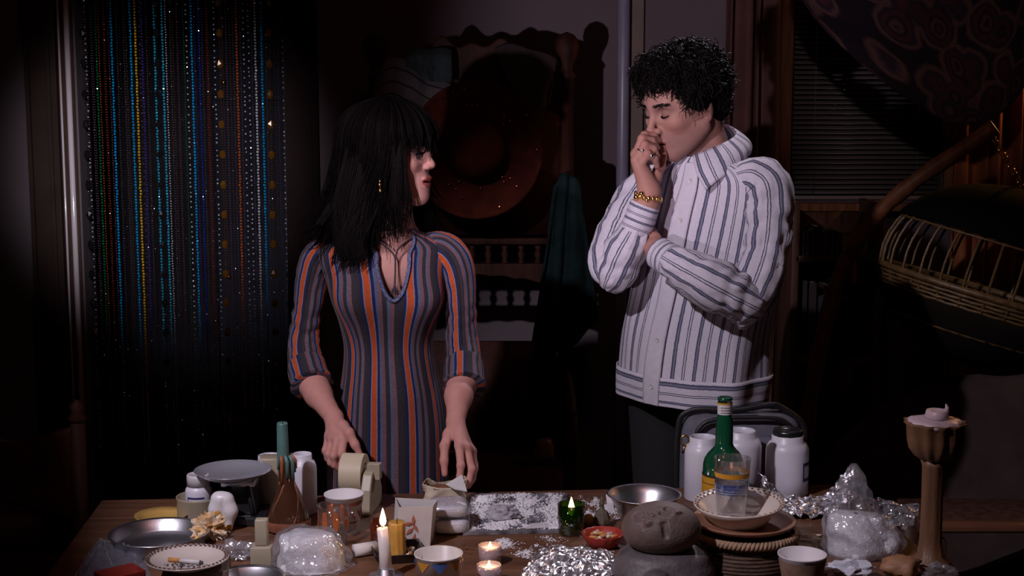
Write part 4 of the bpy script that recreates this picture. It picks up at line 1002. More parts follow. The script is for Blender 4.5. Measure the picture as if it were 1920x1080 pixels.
# ------------------------------------------------------------------ man in the pale striped overshirt
MY = 3.55
mroot = thing('person', 'person with curly dark hair in a pale striped overshirt, hand raised to the mouth', 'person', (W(1300, 600, MY).x, MY, 0))
def build_man():
    skin = np.array((.36, .185, .150))
    R = frame(math.radians(-59), math.radians(17), math.radians(0)); c = W(1281, 194, MY); S = 1.06
    sc = Sculpt(np.array(c)-np.array((.20, .20, .36)), np.array(c)+np.array((.20, .20, .14)), .0022)
    P, local = head(sc, c, R, S, False, .002)
    nb = np.array(W(1332, 318, MY+.02))
    sc.cone(np.array(c)+R@np.array((-.040, 0, -.05)), nb, .050, .060, .015)
    sc.cone(np.array(c)+R@np.array((-.02, 0, -.085)), nb+np.array((-.02, -.02, -.01)), .030, .044, .015)
    V, F = sc.mesh(2); L = local(V)
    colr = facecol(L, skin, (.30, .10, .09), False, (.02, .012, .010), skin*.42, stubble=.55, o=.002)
    g = G(); g.arrays(V, F); cols = [colr]
    def hand(fore, wrist, mcp, fingers, thumb, rr, h=.0019):
        pts = np.array([list(p) for p in fore]+[list(wrist)]+[list(m) for m in mcp]+[list(q) for fg in fingers for q in fg]+[list(q) for q in thumb])
        s2 = Sculpt(pts.min(0)-.06, pts.max(0)+.06, h); s2.chain(list(fore)+[wrist], rr, .02)
        for m in mcp: s2.cone(wrist, m, .019, .0118, .014)
        for i in range(3): s2.cone(mcp[i], mcp[i+1], .0112, .0108, .008)
        for m, fg in zip(mcp, fingers):
            ch = [m]+list(fg); s2.chain(ch, [.0112, .0100, .0090, .0076][:len(ch)], .0032); s2.ell(ch[0], (.0122,)*3, .005); s2.ell(ch[1], (.0108,)*3, .004)
        s2.chain([wrist]+list(thumb), [.018, .016, .0125, .0108, .0088], .008)
        V2, F2 = s2.mesh(2); k = np.tile(skin*np.array((1.05, 1.0, 1.0)), (len(V2), 1))
        for t in [np.array(fg[-1]) for fg in fingers]+[np.array(fg[0]) for fg in fingers]:
            w = np.exp(-((V2-t)**2).sum(1)/.00012)[:, None]*.4; k = k*(1-w)+skin*np.array((1.1, .74, .70))*w
        g.arrays(V2, F2); cols.append(k)
    ring_pts = {}
    hand([W(1196, 424, 3.440), W(1204, 404, 3.438), W(1211, 386, 3.437)], W(1218, 360, 3.440),
         [W(1199, 281, 3.475), W(1193, 289, 3.455), W(1194, 301, 3.442), W(1199, 313, 3.438)],
         [[W(1209, 254, 3.480), W(1226, 254, 3.492), W(1236, 264, 3.50)], [W(1204, 260, 3.458), W(1223, 264, 3.466), W(1233, 277, 3.476)],
          [W(1209, 272, 3.438), W(1226, 279, 3.444), W(1233, 293, 3.454)], [W(1214, 289, 3.430), W(1228, 298, 3.438), W(1232, 311, 3.448)]],
         [W(1228, 336, 3.470), W(1238, 312, 3.485), W(1242, 294, 3.497), W(1243, 279, 3.505)], [.030, .029, .028, .0265])
    hand([W(1262, 490, 3.345), W(1252, 484, 3.355), W(1243, 479, 3.37)], W(1230, 467, 3.41),
         [W(1214, 437, 3.485), W(1211, 449, 3.482), W(1210, 460, 3.482), W(1212, 471, 3.486)],
         [[W(1196, 428, 3.53), W(1184, 424, 3.545), W(1176, 421, 3.55)], [W(1193, 442, 3.53), W(1181, 439, 3.545), W(1173, 437, 3.55)],
          [W(1193, 455, 3.53), W(1182, 452, 3.545), W(1174, 451, 3.55)], [W(1196, 467, 3.528), W(1186, 465, 3.54), W(1179, 465, 3.545)]],
         [W(1227, 448, 3.43), W(1222, 436, 3.46), W(1214, 426, 3.49), W(1208, 420, 3.505)], [.029, .029, .028, .026])
    body = finish('body', g, SKIN, mroot, colors=np.concatenate(cols))
    g = G()
    for q in (-1, 1):
        g = G(); g.ball(P(.0695, q*.031, -.003), .0126*S, 20, 14); finish('eye', g, MATS['eye_white'], body)
        g = G(); fw = (Vector(R[:, 0])-Vector(R[:, 2])*.35).normalized(); g.lathe([(.0060, 0), (.0045, .0012), (.0001, .0016)], Vector(P(.0806, q*.031, -.0075)), 16, fw.to_track_quat('Z', 'Y').to_matrix())
        finish('iris', g, MATS['iris_dark'], body)
    rs = np.random.RandomState(3)
    for q in (-1, 1):                                                             # lowered lashes
        g = G()
        for k in range(15):
            t = -1+2*k/14; y = q*.031+t*.013; g.tube([Vector(P(.0845-.0045*t*t, y, -.0065+.003*t*t)), Vector(P(.0890-.0045*t*t, y*1.02, -.0095+.003*t*t))], [.0010, .0004], 4)
        finish('eyelashes', g, HAIR_M, body)['kind'] = 'stuff'
    for q in (-1, 1):                                                             # eyebrows as small hairs
        g = G()
        for k in range(70):
            t = rs.rand(); y = q*(.010+.040*t); x = .0925-.013*t*t; z = .0195+.0025*math.sin(t*PI*.8)+rs.normal(0, .0018)
            a = Vector(P(x, y, z)); b = Vector(P(x+.001-.004*t, y+q*.006, z+.0015-.002*t)); g.tube([a, (a+b)/2+Vector(R[:, 0])*.0012, b], [.0011, .0010, .0004], 4)
        finish('eyebrow', g, HAIR_M, body)['kind'] = 'stuff'
    # rings and bracelet
    def torus(g, cc, nrm, r, t, seg=26, s2=8):
        nrm = Vector(nrm).normalized(); q = nrm.to_track_quat('Z', 'Y').to_matrix()
        pts = [Vector(cc)+q@Vector((r*math.cos(2*PI*k/seg), r*math.sin(2*PI*k/seg), 0)) for k in range(seg+1)]; g.tube(pts, t, s2, False)
    for (a, b, t) in ((W(1194, 301, 3.442), W(1209, 272, 3.438), .62), (W(1214, 289, 3.430), W(1228, 298, 3.438), .45)):
        g = G(); p = a.lerp(b, t); torus(g, p, b-a, .0112, .0016)
        g.ball(p+Vector((.001, -.0115, .001)), (.0048, .003, .0048), 12, 8); finish('finger_ring', g, SILVER, mroot)
    g = G(); wp = W(1215, 371, 3.4385); ax = W(1218, 358, 3.44)-W(1210, 388, 3.437)
    ax.normalize(); q = ax.to_track_quat('Z', 'Y').to_matrix()
    for k in range(18):
        a = 2*PI*k/18; pp = wp+q@Vector((.0335*math.cos(a), .0315*math.sin(a), .004*math.sin(a*2))); tx = q@Vector((-math.sin(a), math.cos(a), 0))
        g.ball(pp, (.0052, .0042, .0068), 10, 6, tx.to_track_quat('X', 'Z').to_matrix())
    for k, dz in ((0, .0), (1, .009), (2, -.006)):
        g.ball(wp+Vector((-.030+.012*k, -.022-.006*k, dz+.003)), .0068-.0008*k, 12, 8)
    finish('bracelet', g, GOLD, mroot)
    # ---- hair: a mop of curls
    hc = np.array(c); sh = Sculpt(hc-np.array((.19, .19, .17)), hc+np.array((.19, .19, .22)), .0035)
    def HE(p, r, k=.02, sub=False): sh.ell(hc+R@(S*np.array(p)), S*np.array(r), k, R, sub)
    HE((-.020, 0, .046), (.098, .080, .088)); HE((-.060, 0, -.010), (.052, .068, .068), .03); HE((.045, 0, .090), (.046, .056, .034), .03)
    HE((.085, 0, -.030), (.060, .070, .080), .012, True)
    for q in (-1, 1): HE((.006, q*.085, -.040), (.030, .022, .030), .01, True); HE((.000, q*.068, .030), (.050, .018, .042), .015); HE((.014, q*.066, -.006), (.011, .005, .020), .008)
    V, F = sh.mesh(2); V = V+np.array([[.009*nz(p, 32, 1), .009*nz(p, 32, 2), .009*nz(p, 32, 3)] for p in V])
    g = G(); g.cur = 1; g.arrays(V, F); g.cur = 0
    n = 14; S_ = 3600; rs = np.random.RandomState(9)
    fn_ = np.cross(V[F[:, 1]]-V[F[:, 0]], V[F[:, 3]]-V[F[:, 0]]); vn = np.zeros_like(V)
    for q in range(4): np.add.at(vn, F[:, q], fn_)
    vn /= np.linalg.norm(vn, axis=1, keepdims=True)+1e-9; Lc = ((V-hc)@R)/S; Ln = vn@R
    ok = ~((Ln[:, 2] < -.25) | ((Ln[:, 0] > .3) & (Lc[:, 2] < .050) & (Lc[:, 0] > .045)) | ((np.abs(Lc[:, 1]) > .05) & (Lc[:, 0] > -.03) & (Lc[:, 2] < -.015)))
    pick = rs.choice(np.where(ok)[0], S_); root = Lc[pick]*.985; nrm = Ln[pick]; phi = np.arctan2(root[:, 1], root[:, 0]+.02)
    comb = np.stack([np.where(np.cos(phi) > .0, .9, -.6), .5*np.sign(np.sin(phi)), -.35*np.ones(S_)], 1)
    comb += rs.normal(0, .55, comb.shape); comb -= nrm*(comb*nrm).sum(1, keepdims=True); comb /= np.linalg.norm(comb, axis=1, keepdims=True)+1e-6
    side = np.cross(nrm, comb); ln = rs.uniform(.024, .052, S_); cr = rs.uniform(.004, .009, S_); tw = rs.uniform(4, 8, S_); ln = np.where(root[:, 2] < .02, ln*.45, ln); ph = rs.uniform(0, 6.28, S_)
    Pth = np.zeros((S_, n, 3))
    for k, t in enumerate(np.linspace(0, 1, n)):
        lift = (.50*t-.42*t*t)
        Pth[:, k] = root+comb*(ln*t)[:, None]+nrm*(ln*lift+cr*t*np.cos(ph+tw*t))[:, None]+side*(cr*np.sin(ph+tw*t)*min(1, t*3))[:, None]
    V, F = strands(hc+(S*Pth)@R.T, .0021, .0008, 7); g.arrays(V, F)
    W_ = []                                                                        # loose curls over the brow
    for k in range(240):
        y = rs.uniform(-.066, .066); x0 = .074-6*y*y; z0 = .092+rs.uniform(-.02, .01); L_ = rs.uniform(.015, .052); p_ = rs.uniform(0, 6.28)
        q = [[x0+.030*t+.008*math.sin(p_+6*t)-.012*t*t, y+.008*math.cos(p_+6*t)+.012*t*np.sign(y), z0-L_*t*t+.012*t] for t in np.linspace(0, 1, n)]
        W_.append(hc+(S*np.array(q))@R.T)
    V, F = strands(np.array(W_), .0021, .0008, 8); g.arrays(V, F)
    hair = finish('hair', g, [HAIR_M, HAIR_IN], mroot); hair['kind'] = 'stuff'; hair['label'] = 'thick curly dark hair'
    # ---- overshirt
    base = (.56, .52, .60); dk = (.075, .075, .125); md = (.20, .20, .28)
    st = [(0, base), (.17, base), (.185, dk), (.235, dk), (.25, md), (.29, md), (.305, dk), (.345, dk), (.36, base), (.66, base), (.675, dk), (.705, dk), (.72, base), (.765, base), (.78, dk), (.81, dk), (.825, base)]
    SH = uvmat('shirt_stripes', st, .9, 0, 'LINEAR', wob=.05, wscale=95, weave=.3, wvs=800, sheen=.1, fleck=.10)
    SHV = uvmat('shirt_band_stripes', st, .9, 1, 'LINEAR', wob=.05, wscale=95, weave=.3, wvs=800, sheen=.1, fleck=.10)
    PLAIN = mat('shirt_cloth', base, .9, var=.05, scale=60, bump=.25, bscale=700)
    rows = [(1334, 292, .075, .070), (1338, 304, .120, .082), (1344, 320, .168, .094), (1346, 345, .196, .104), (1342, 395, .206, .120), (1334, 460, .208, .132), (1322, 540, .205, .138),
            (1308, 620, .202, .142), (1300, 690, .200, .144), (1296, 722, .196, .142), (1294, 742, .194, .140)]
    yaw = math.radians(-47); To = Torso(rows, MY, yaw, 110, None, .014, 8)
    g = G(); g.grid(lambda u, v: To.at(u, v), 150, 120, lambda u, v: (u*21+.02, v))
    up_r = [W(1268, 342, 3.66), W(1238, 345, 3.655), W(1208, 366, 3.64), W(1178, 415, 3.59), W(1152, 470, 3.52), W(1145, 505, 3.475), W(1146, 532, 3.46)]
    fo_r = [W(1138, 540, 3.465), W(1150, 520, 3.458), W(1168, 480, 3.448), W(1184, 448, 3.442), W(1193, 428, 3.440)]
    up_l = [W(1385, 340, 3.45), W(1415, 338, 3.435), W(1436, 358, 3.42), W(1440, 410, 3.40), W(1432, 480, 3.37), W(1410, 545, 3.345), W(1385, 585, 3.335), W(1372, 597, 3.33)]
    fo_l = [W(1425, 580, 3.34), W(1405, 568, 3.325), W(1360, 545, 3.305), W(1310, 518, 3.302), W(1272, 497, 3.330), W(1262, 491, 3.343)]
    limb_tube(g, up_r, [.036, .054, .062, .062, .060, .052, .028], 60, 44, 5, (0, -1, 0), .007, 11)
    limb_tube(g, fo_r, [.022, .048, .054, .046, .038], 44, 44, 5, (0, -1, 0), .007, 12, folds=[(.075, .006, .012)])
    limb_tube(g, up_l, [.040, .058, .062, .060, .058, .056, .044, .024], 70, 48, 6, (0, -1, .2), .008, 13, folds=[(.17, .006, .012), (.23, .007, .012)])
    limb_tube(g, fo_l, [.022, .048, .060, .055, .044, .038], 56, 48, 6, (0, -1, .3), .008, 14, folds=[(.07, .006, .010), (.11, .006, .010)])
    sh_o = finish('overshirt', g, SH, mroot); sh_o['label'] = 'off-white overshirt with dark double stripes'
    for a, b, r in ((W(1190, 436, 3.4415), W(1210, 384, 3.437), .0375), (W(1268, 495, 3.335), W(1236, 475, 3.385), .0395)):
        g = G(); d = (b-a); pts = [a, a+d*.06, a+d*.5, a+d*.96, b, b-d*.05]
        limb_tube(g, pts, [r*.94, r*1.03, r*1.02, r, r*.97, r*.86], 22, 40, 5, (0, -1, 0), .0016, 15)
        g.uv = [(u, L*30+.3) for (u, L) in g.uv]
        finish('cuff', g, SHV, sh_o)
    # hem band (stripes run round it), front placket with buttons, collar
    g = G(); g.grid(lambda u, v: To.at(u, .80+.2*v, .003), 130, 14, lambda u, v: (u, .05+v*1.62)); finish('hem_band', g, SHV, sh_o, solid=.003)
    g = G(); g.grid(lambda u, v: To.at(.4875+.028*u, .10+.895*v, .0065), 6, 90); pl = finish('placket', g, PLAIN, sh_o, solid=.003)
    BTN = mat('shirt_button', (.55, .50, .50), .35)
    for v in (.27, .42, .575, .705, .845):
        g = G(); p = To.at(.503, v, .0085); q = To.at(.503, v, .02); button(g, p, q-p, .0062); finish('button', g, BTN, pl)
    Rb = frame(yaw); bf, bl = Vector(Rb[:, 0]), Vector(Rb[:, 1]); nc = Vector(W(1331, 292, MY+.015))
    g = G()
    def col_pt(u, v):
        al = (u-.5)*2*PI*.93; ca, sa = math.cos(al+PI), math.sin(al+PI)              # u=.5 is the nape, ends meet at the throat
        fr = abs(u-.5)*2                                                             # 0 nape .. 1 throat
        base_r = .070; hz = .072*(1-fr**1.2)+.002
        inn = nc+bf*(ca*base_r*1.05+.012)+bl*(sa*base_r)+Vector((0, 0, hz))
        ln = .052+.055*max(0, fr-.45)/.55
        pt_out = max(0, fr-.55)/.45
        d = bf*(ca*.5*(1-.5*pt_out))+bl*(sa*.5+math.copysign(.62*pt_out, sa))+Vector((0, 0, -.85))
        d.normalize(); bow = .014*math.sin(PI*min(1, v*1.0))
        return inn+d*(ln*v)+(bf*ca+bl*sa)*(bow+.010*v)
    g.grid(col_pt, 60, 10, lambda u, v: (u*10, v)); finish('collar', g, SH, sh_o, solid=.0028)
    # ---- trousers and shoes
    s3 = Sculpt((mroot.location.x-.32, MY-.32, .03), (mroot.location.x+.32, MY+.3, 1.02), .007)
    hp = W(1298, 745, MY)
    s3.ell((hp.x, MY, .93), (.165, .125, .12), .03, np.array([Rb[:, 1], Rb[:, 0], Rb[:, 2]]).T)
    for q in (-1, 1):
        o = bl*(q*.090); s3.chain([np.array((hp.x, MY, .88))+np.array(o), np.array((hp.x, MY-.01, .50))+np.array(o), np.array((hp.x, MY+.02, .08))+np.array(o)], [.098, .072, .062], .03)
    V, F = s3.mesh(2); g = G(); g.arrays(V, F); finish('trousers', g, mat('black_trousers', (.008, .007, .008), .85, bump=.2, bscale=300), mroot)
    for q in (-1, 1):
        o = Vector((hp.x, MY+.02, 0))+bl*(q*.090); s4 = Sculpt(np.array(o)-.22, np.array(o)+.22, .006)
        a = np.array(o+Vector((0, 0, .045))); b = np.array(o+bf*.13+Vector((0, 0, .035))); s4.cone(a, b, .044, .038, .02); s4.ell(a+np.array((0, 0, .05)), (.045, .045, .05), .02)
        s4.d = np.maximum(s4.d, (0.0135-s4.ax[2])[None, None, :].astype(np.float32))
        V, F = s4.mesh(1); g = G(); g.arrays(V, F); finish('shoe', g, mat('black_leather', (.012, .010, .010), .35), mroot)
build_man()

# ================================================================== ON THE TABLE
def base(px, pyb, r, z=TZ):
    """centre of a round foot whose front edge shows at this pixel"""
    p = T(px, pyb, z); k = (p.y+r)/p.y; return Vector((p.x*k, p.y+r, z))
def hz(px, py, Y): return W(px, py, Y).z
STEEL = mat('brushed_steel', (.62, .61, .65), .34, 1, bump=.03, bscale=300)
WHITEP = mat('white_plastic', (.62, .60, .68), .38, var=.04, scale=12, sss=.0)
BEIGEP = mat('beige_plastic', (.34, .29, .21), .45, var=.06, scale=14)
BLACKP = mat('black_plastic', (.012, .012, .014), .28)
PAPER = mat('white_paper', (.58, .55, .56), .8, var=.06, scale=30)
CREAM = mat('cream_paper', (.52, .44, .33), .75, var=.12, scale=40, bump=.3, bscale=60)
WAXW = mat('white_wax', (.70, .62, .60), .4, sss=.3)
POWD = mat('white_powder', (.74, .72, .76), .95, var=.06, scale=120, bump=.6, bscale=260)
BAGP = glassy('plastic_bag', (.96, .96, .98), .10, .16, .13, (.75, .74, .80), .9, 42)
CLEAR = glassy('clear_glass', (.97, .97, .98), .06, .02, .02)
FOIL = mat('aluminium_foil', (.85, .84, .88), .33, 1, bump=.15, bscale=160)
def flame(p, h=.022, w=.0042, power=.35, parent=None):
    g = G(); g.lathe([(w*.25, 0), (w*.8, h*.12), (w, h*.28), (w*.8, h*.5), (w*.45, h*.75), (w*.12, h*.95), (.0001, h)], p, 12)
    finish('flame', g, mat('flame', (1, .6, .2), emit=((1, .60, .26), 22)), parent)
    l = bpy.data.lights.new('candle_light', 'POINT'); l.energy = power; l.color = (1, .52, .18); l.shadow_soft_size = .006
    o = bpy.data.objects.new('candle_light', l); COL.objects.link(o); o.location = Vector(p)+Vector((0, 0, h*.6))
def wick(p, parent, h=.008):
    g = G(); g.tube([p, Vector(p)+Vector((.0006, 0, h*.6)), Vector(p)+Vector((.002, 0, h))], .0008, 6); finish('wick', g, mat('wick', (.01, .008, .008), .9), parent)
def crumple(c, r, amp, seed, sub=3, flat=.0, rot=None, freq=9):
    """crushed lump: faceted ball pushed in and out"""
    bm = bmesh.new(); bmesh.ops.create_icosphere(bm, subdivisions=sub, radius=1); g = G(); c = Vector(c); vs = []
    for v in bm.verts:
        p = v.co.copy(); k = 1+amp*(turb(p, freq*.25, seed, 4)); q = Vector((p.x*r[0]*k, p.y*r[1]*k, p.z*r[2]*k))
        if rot is not None: q = rot@q
        q.z = max(q.z, -r[2]*.85+flat); vs.append(q+c)
    g.add(vs, [[v.index for v in f.verts] for f in bm.faces]); bm.free(); return g
def foot(g, z=TZ):
    """let a shape stand on the table"""
    m = min(p[2] for p in g.v); g.v = [(p[0], p[1], p[2]-m+z+.0005) for p in g.v]; return g
JR = [(0.0, 0), (.92, 0), (1.0, .03), (1.0, .74), (.97, .80), (.86, .865), (.74, .895), (.74, .985), (.70, 1.0), (.66, .99), (.66, .90)]
def jar(name, label, c, r, h, lid=None, blue=None, grp=None, neck=.74):
    o = thing(name, label, 'jar', tuple(c), grp); g = G(); g.lathe([(max(.0005, a*r if a > .8 or a == 0 else a/.74*neck*r), z*h) for a, z in JR], c, 40, cap=False); finish('body', g, WHITEP, o)
    if lid is not None:
        g = G(); R = lid[1]*r; z0 = h*.90; hh = lid[2]
        g.lathe([(R*.9, z0), (R, z0), (R, z0+hh*.8), (R*.95, z0+hh), (R*.8, z0+hh), (R*.76, z0+hh*.92), (.0005, z0+hh*.92)], c, 48, flute=lambda a, j: 1+(.012*math.cos(a*40) if j in (1, 2) else 0)); finish('lid', g, lid[0], o)
    if blue is not None:
        a0, a1, z0, z1 = blue; g = G(); NB = mat('navy_print', (.03, .03, .13), .5)
        for (b0, b1, y0, y1) in ((a0, a1, z0, z0+.06*h), (a0, a1, z1-.06*h, z1), (a0, a0+.10, z0, z1)):
            g.grid(lambda u, v: Vector(c)+Vector((r*1.006*math.cos(b0+(b1-b0)*u), r*1.006*math.sin(b0+(b1-b0)*u), y0+(y1-y0)*v)), 12, 2)
        finish('label_print', g, NB, o)
        g = G(); g.grid(lambda u, v: Vector(c)+Vector((r*1.003*math.cos(a0+(a1-a0)*u), r*1.003*math.sin(a0+(a1-a0)*u), z0+(z1-z0)*v)), 12, 2); finish('paper_label', g, PAPER, o)
    return o
# ---- left group: scale, tin, little jar, scoop
p = base(452, 988, .05); sc_ = thing('kitchen_scale', 'black mechanical scale with a round steel pan, beside the tall white jar', 'scale', tuple(p))
g = G(); g.box(p+Vector((0, 0, .010)), (.115, .10, .020)); finish('base', g, BLACKP, sc_, bev=.004, smooth=False)
g = G(); g.box(p+Vector((0, .005, .055)), (.075, .065, .07), taper=.62); finish('body', g, BLACKP, sc_, bev=.004, smooth=False)
zp = hz(437, 890, p.y)
for s in (-1, 1):
    for t in (-1, 1): g = G(); g.tube([p+Vector((s*.034, t*.035, .02)), p+Vector((s*.020, t*.025, zp-TZ-.02))], .0055, 8); finish('strut', g, BLACKP, sc_)
g = G(); g.tube([p+Vector((0, 0, .085)), Vector((p.x, p.y, zp-.008))], .009, 12); g.box((p.x, p.y, zp-.014), (.07, .05, .012)); finish('pan_carrier', g, STEEL, sc_, bev=.002)
pp = W(437, 884, p.y); g = G(); g.lathe([(.001, .0), (.03, .0), (.055, .003), (.074, .012), (.0795, .018), (.081, .018), (.0795, .0165), (.07, .009), (.05, .0), (.02, -.0025), (.001, -.0025)][::-1], (pp.x, pp.y, zp-.006), 56); finish('pan', g, mat('pan_tin', (.50, .50, .57), .25, .55, coat=.5), sc_)
q = T(500, 968); g = G(); q.y += .06; g.box((q.x, q.y, TZ+.058), (.042, .045, .115)); tag(finish('beige_carton', g, BEIGEP, bev=.004), 'upright beige box standing behind the scale', 'box')
p = base(374, 984, .045); tn = thing('round_tin', 'shallow round beige tin holding the small white jar', 'tin', tuple(p))
g = G(); g.lathe([(.001, 0), (.044, 0), (.0455, .004), (.0455, .046), (.047, .049), (.0455, .050), (.0435, .048), (.0435, .006), (.001, .006)], p, 40, cap=False); finish('body', g, BEIGEP, tn)
jr = jar('small_jar', 'small white lidded jar with a navy label, standing in the beige tin', p+Vector((0, 0, .0065)), .0275, hz(368, 903, p.y)-TZ-.0065, (mat('white_lid', (.52, .50, .53), .45), .86, .024), (-2.3, -.9, .022, .046), neck=.78)
p = T(418, 992); scp = thing('scoop', 'white plastic scoop with yellow stains leaning against the scale', 'scoop', tuple(p))
sw = Sculpt(np.array(W(418, 960, p.y))-.065, np.array(W(418, 960, p.y))+.065, .0016); yy = p.y-.012
sw.chain([W(410, 936, yy), W(406, 955, yy), W(412, 978, yy)], [.0165, .0150, .0085], .010); sw.chain([W(424, 938, yy), W(431, 958, yy-.002), W(429, 990, yy-.006)], [.0170, .0150, .0075], .010)
sw.cone(W(417, 938, yy-.018), W(419, 975, yy-.016), .0022, .0030, .003, sub=True)
V, F = sw.mesh(2); g = G(); g.arrays(V, F); zz = V[:, 2].min(); finish('bowl', g, mat('scoop_white', (.66, .63, .66), .35), scp)
g = G(); g.tube([W(422, 940, yy+.008), W(424, 965, yy+.014), Vector((W(424, 990, yy).x, yy+.020, TZ+.001))], [.008, .007, .008], 10); finish('stand', g, MATS['scoop_white'], scp)
YW = mat('yellow_stain', (.50, .26, .045), .5, var=.2, scale=60)
g = G(); g.ball(W(409, 966, p.y-.0265), (.0075, .005, .0125), 14, 10, rotm(ry=-.2)); finish('yellow_patch', g, YW, scp)
g = G(); g.ball(W(429, 989, p.y-.0235), (.0066, .0066, .0085), 14, 10); finish('yellow_tip', g, YW, scp)
# ---- steel bowl with a yellow plate behind
p = base(300, 1050, .085); g = G(); bo = thing('steel_pan', 'wide straight-sided steel pan at the left end of the table', 'pan', tuple(p)); hb = hz(300, 998, p.y)-TZ
g.lathe([(.001, 0), (.084, 0), (.089, .005), (.093, hb*.97), (.0985, hb), (.0985, hb+.0016), (.092, hb*.99), (.0875, .007), (.083, .003), (.001, .003)], p, 64, cap=False); finish('shell', g, STEEL, bo)
p2 = T(302, 984); p2.y += .005; g = G(); g.lathe([(.001, 0), (.030, 0), (.046, .012), (.055, .020), (.055, .022), (.045, .015), (.029, .003), (.001, .003)], p2, 48, cap=False); tag(finish('yellow_plate', g, mat('yellow_glaze', (.42, .26, .075), .3, var=.15)), 'yellow plate just behind the wide steel pan', 'plate')
# ---- crumpled wrapper, patterned plate with a cigarette
WRAP = mat('yellow_wrapper', (.66, .60, .50), .45, c2=(.58, .28, .03), scale=55, bump=.2)
g = foot(crumple(T(372, 1040)+Vector((0, .10, .03)), (.030, .02, .026), .8, 4, 4, freq=14)); tag(finish('candy_wrapper', g, WRAP, smooth=False), 'larger crumpled yellow and white wrapper behind the patterned plate', 'wrapper', 'crumpled wrappers')
g = foot(crumple(T(398, 1012)+Vector((0, .02, .012)), (.018, .012, .012), .8, 9, 3)); tag(finish('candy_wrapper', g, WRAP, smooth=False), 'smaller crumpled yellow wrapper in front of the scale', 'wrapper', 'crumpled wrappers')
def rimplate(name, label, p, r, h, ndots, rot=None, cat='plate', body=(.52, .45, .42), dot=(.10, .035, .025), depth=1.0):
    o = thing(name, label, cat, tuple(p)); CB = mat('glaze_%s' % name, body, .25, var=.08, scale=20)
    pr = [(.001, 0), (r*.55, 0), (r*.62, h*.2*depth), (r*.90, h*.75), (r, h), (r*.995, h+.003), (r*.88, h*.80+.003), (r*.60, h*.22+.004), (r*.5, .005), (.001, .005)]
    g = G(); g.lathe(pr, p, 56, rot, cap=False); finish('body', g, CB, o)
    DM = mat('glaze_dots_%s' % name, dot, .35)
    g = G()
    for k in range(ndots):
        for rr, off in ((.965, 0), (.91, .5)):
            a = 2*PI*(k+off)/ndots; t = (rr-.88)/.115; zz = h*.80+.003+(h*.2)*t+.0012; v = Vector((r*rr*math.cos(a), r*rr*math.sin(a), zz))
            g.ball(Vector(p)+((rot@v) if rot is not None else v), (.0026, .0026, .0012), 6, 4)
    finish('rim_pattern', g, DM, o)['kind'] = 'stuff'
    return o
q = T(352, 1076, TZ+.036); g = G(); g.box((q.x+.004, q.y+.055, TZ+.0182), (.115, .095, .0355), rotz(.12)); tag(finish('card_box', g, mat('brown_card', (.10, .055, .04), .7, var=.1), bev=.002), 'flat brown card box under the small patterned plate', 'box')
p = base(352, 1076, .044, TZ+.0365); rimplate('side_plate', 'small plate with a brown beaded rim holding a cigarette', p, .0755, .015, 46)
cg = thing('cigarette', 'half-smoked cigarette with a tan filter lying on the patterned plate', 'cigarette', (p.x, p.y, p.z+.005))
a = Vector((p.x-.036, p.y+.008, p.z+.0095)); b = Vector((p.x+.030, p.y-.010, p.z+.0095)); m_ = a.lerp(b, .34)
g = G(); g.tube([a, m_], .0040, 12); finish('filter', g, mat('tan_filter', (.50, .24, .06), .7), cg)
g = G(); g.tube([m_, a.lerp(b, .92)], .0039, 12); finish('paper_tube', g, PAPER, cg)
g = G(); g.tube([a.lerp(b, .92), b], [.0037, .0028], 10); finish('ash_tip', g, mat('ash', (.06, .055, .055), .95, var=.5, scale=200), cg)
g = G()
for k in range(60): g.ball((p.x+rng.gauss(-.010, .018), p.y+rng.gauss(-.014, .010), p.z+.0058), (rng.uniform(.001, .003), rng.uniform(.001, .003), .001), 5, 4)
tag(finish('loose_ash', g, mat('ash', (.06, .05, .05)), smooth=False), 'dark crumbs of ash on the patterned plate', 'ash', kind='stuff')
# ---- flat zip bag, red packet
g = G(); A = [T(186, 1014, TZ+.01), T(262, 1036), T(292, 1100), T(130, 1100)]
def zb_(u, v):
    q = A[0].lerp(A[1], u).lerp(A[3].lerp(A[2], u), v); e = min(u, 1-u, v, 1-v); return q+Vector((0, 0, .002+.014*min(1, e*6)*(.5+.5*nz((u*4, v*4, 3), 1.3))+.010*abs(nz((u*9, v*7, 1), 1))))
g.grid(zb_, 40, 26); zbg = thing('zip_bag', 'empty clear zip bag lying flat at the left end of the table', 'bag', tuple(T(300, 1080))); finish('film', g, glassy('zip_film', (.85, .85, .92), .18, .14, .34, (.5, .52, .66), .8, 26), zbg)
g = G()
for q in ([zb_(u, .06) for u in np.linspace(0, 1, 30)], [zb_(u, .01) for u in np.linspace(0, 1, 30)], [zb_(.01, v) for v in np.linspace(0, 1, 30)], [zb_(.15+.5*v, v) for v in np.linspace(0, .8, 30)]): g.tube([r+Vector((0, 0, .002)) for r in q], .0013, 6); finish('zip_strip', g, glassy('zip_strip', (.8, .8, .9), .2, .1, .4), zbg)
g = G(); q = T(226, 1112); g.box(q+Vector((0, 0, .034)), (.075, .055, .016), rotz(.7)); tag(finish('red_packet', g, mat('red_card', (.30, .03, .02), .45), bev=.002), 'red packet at the lower left corner of the table', 'packet')
g = foot(crumple(T(440, 1052)+Vector((0, .02, .014)), (.030, .026, .016), .8, 21, 4, freq=12)); tag(finish('film_scrap', g, BAGP, smooth=False), 'crumpled clear plastic film between the patterned plate and the beige holder', 'plastic')
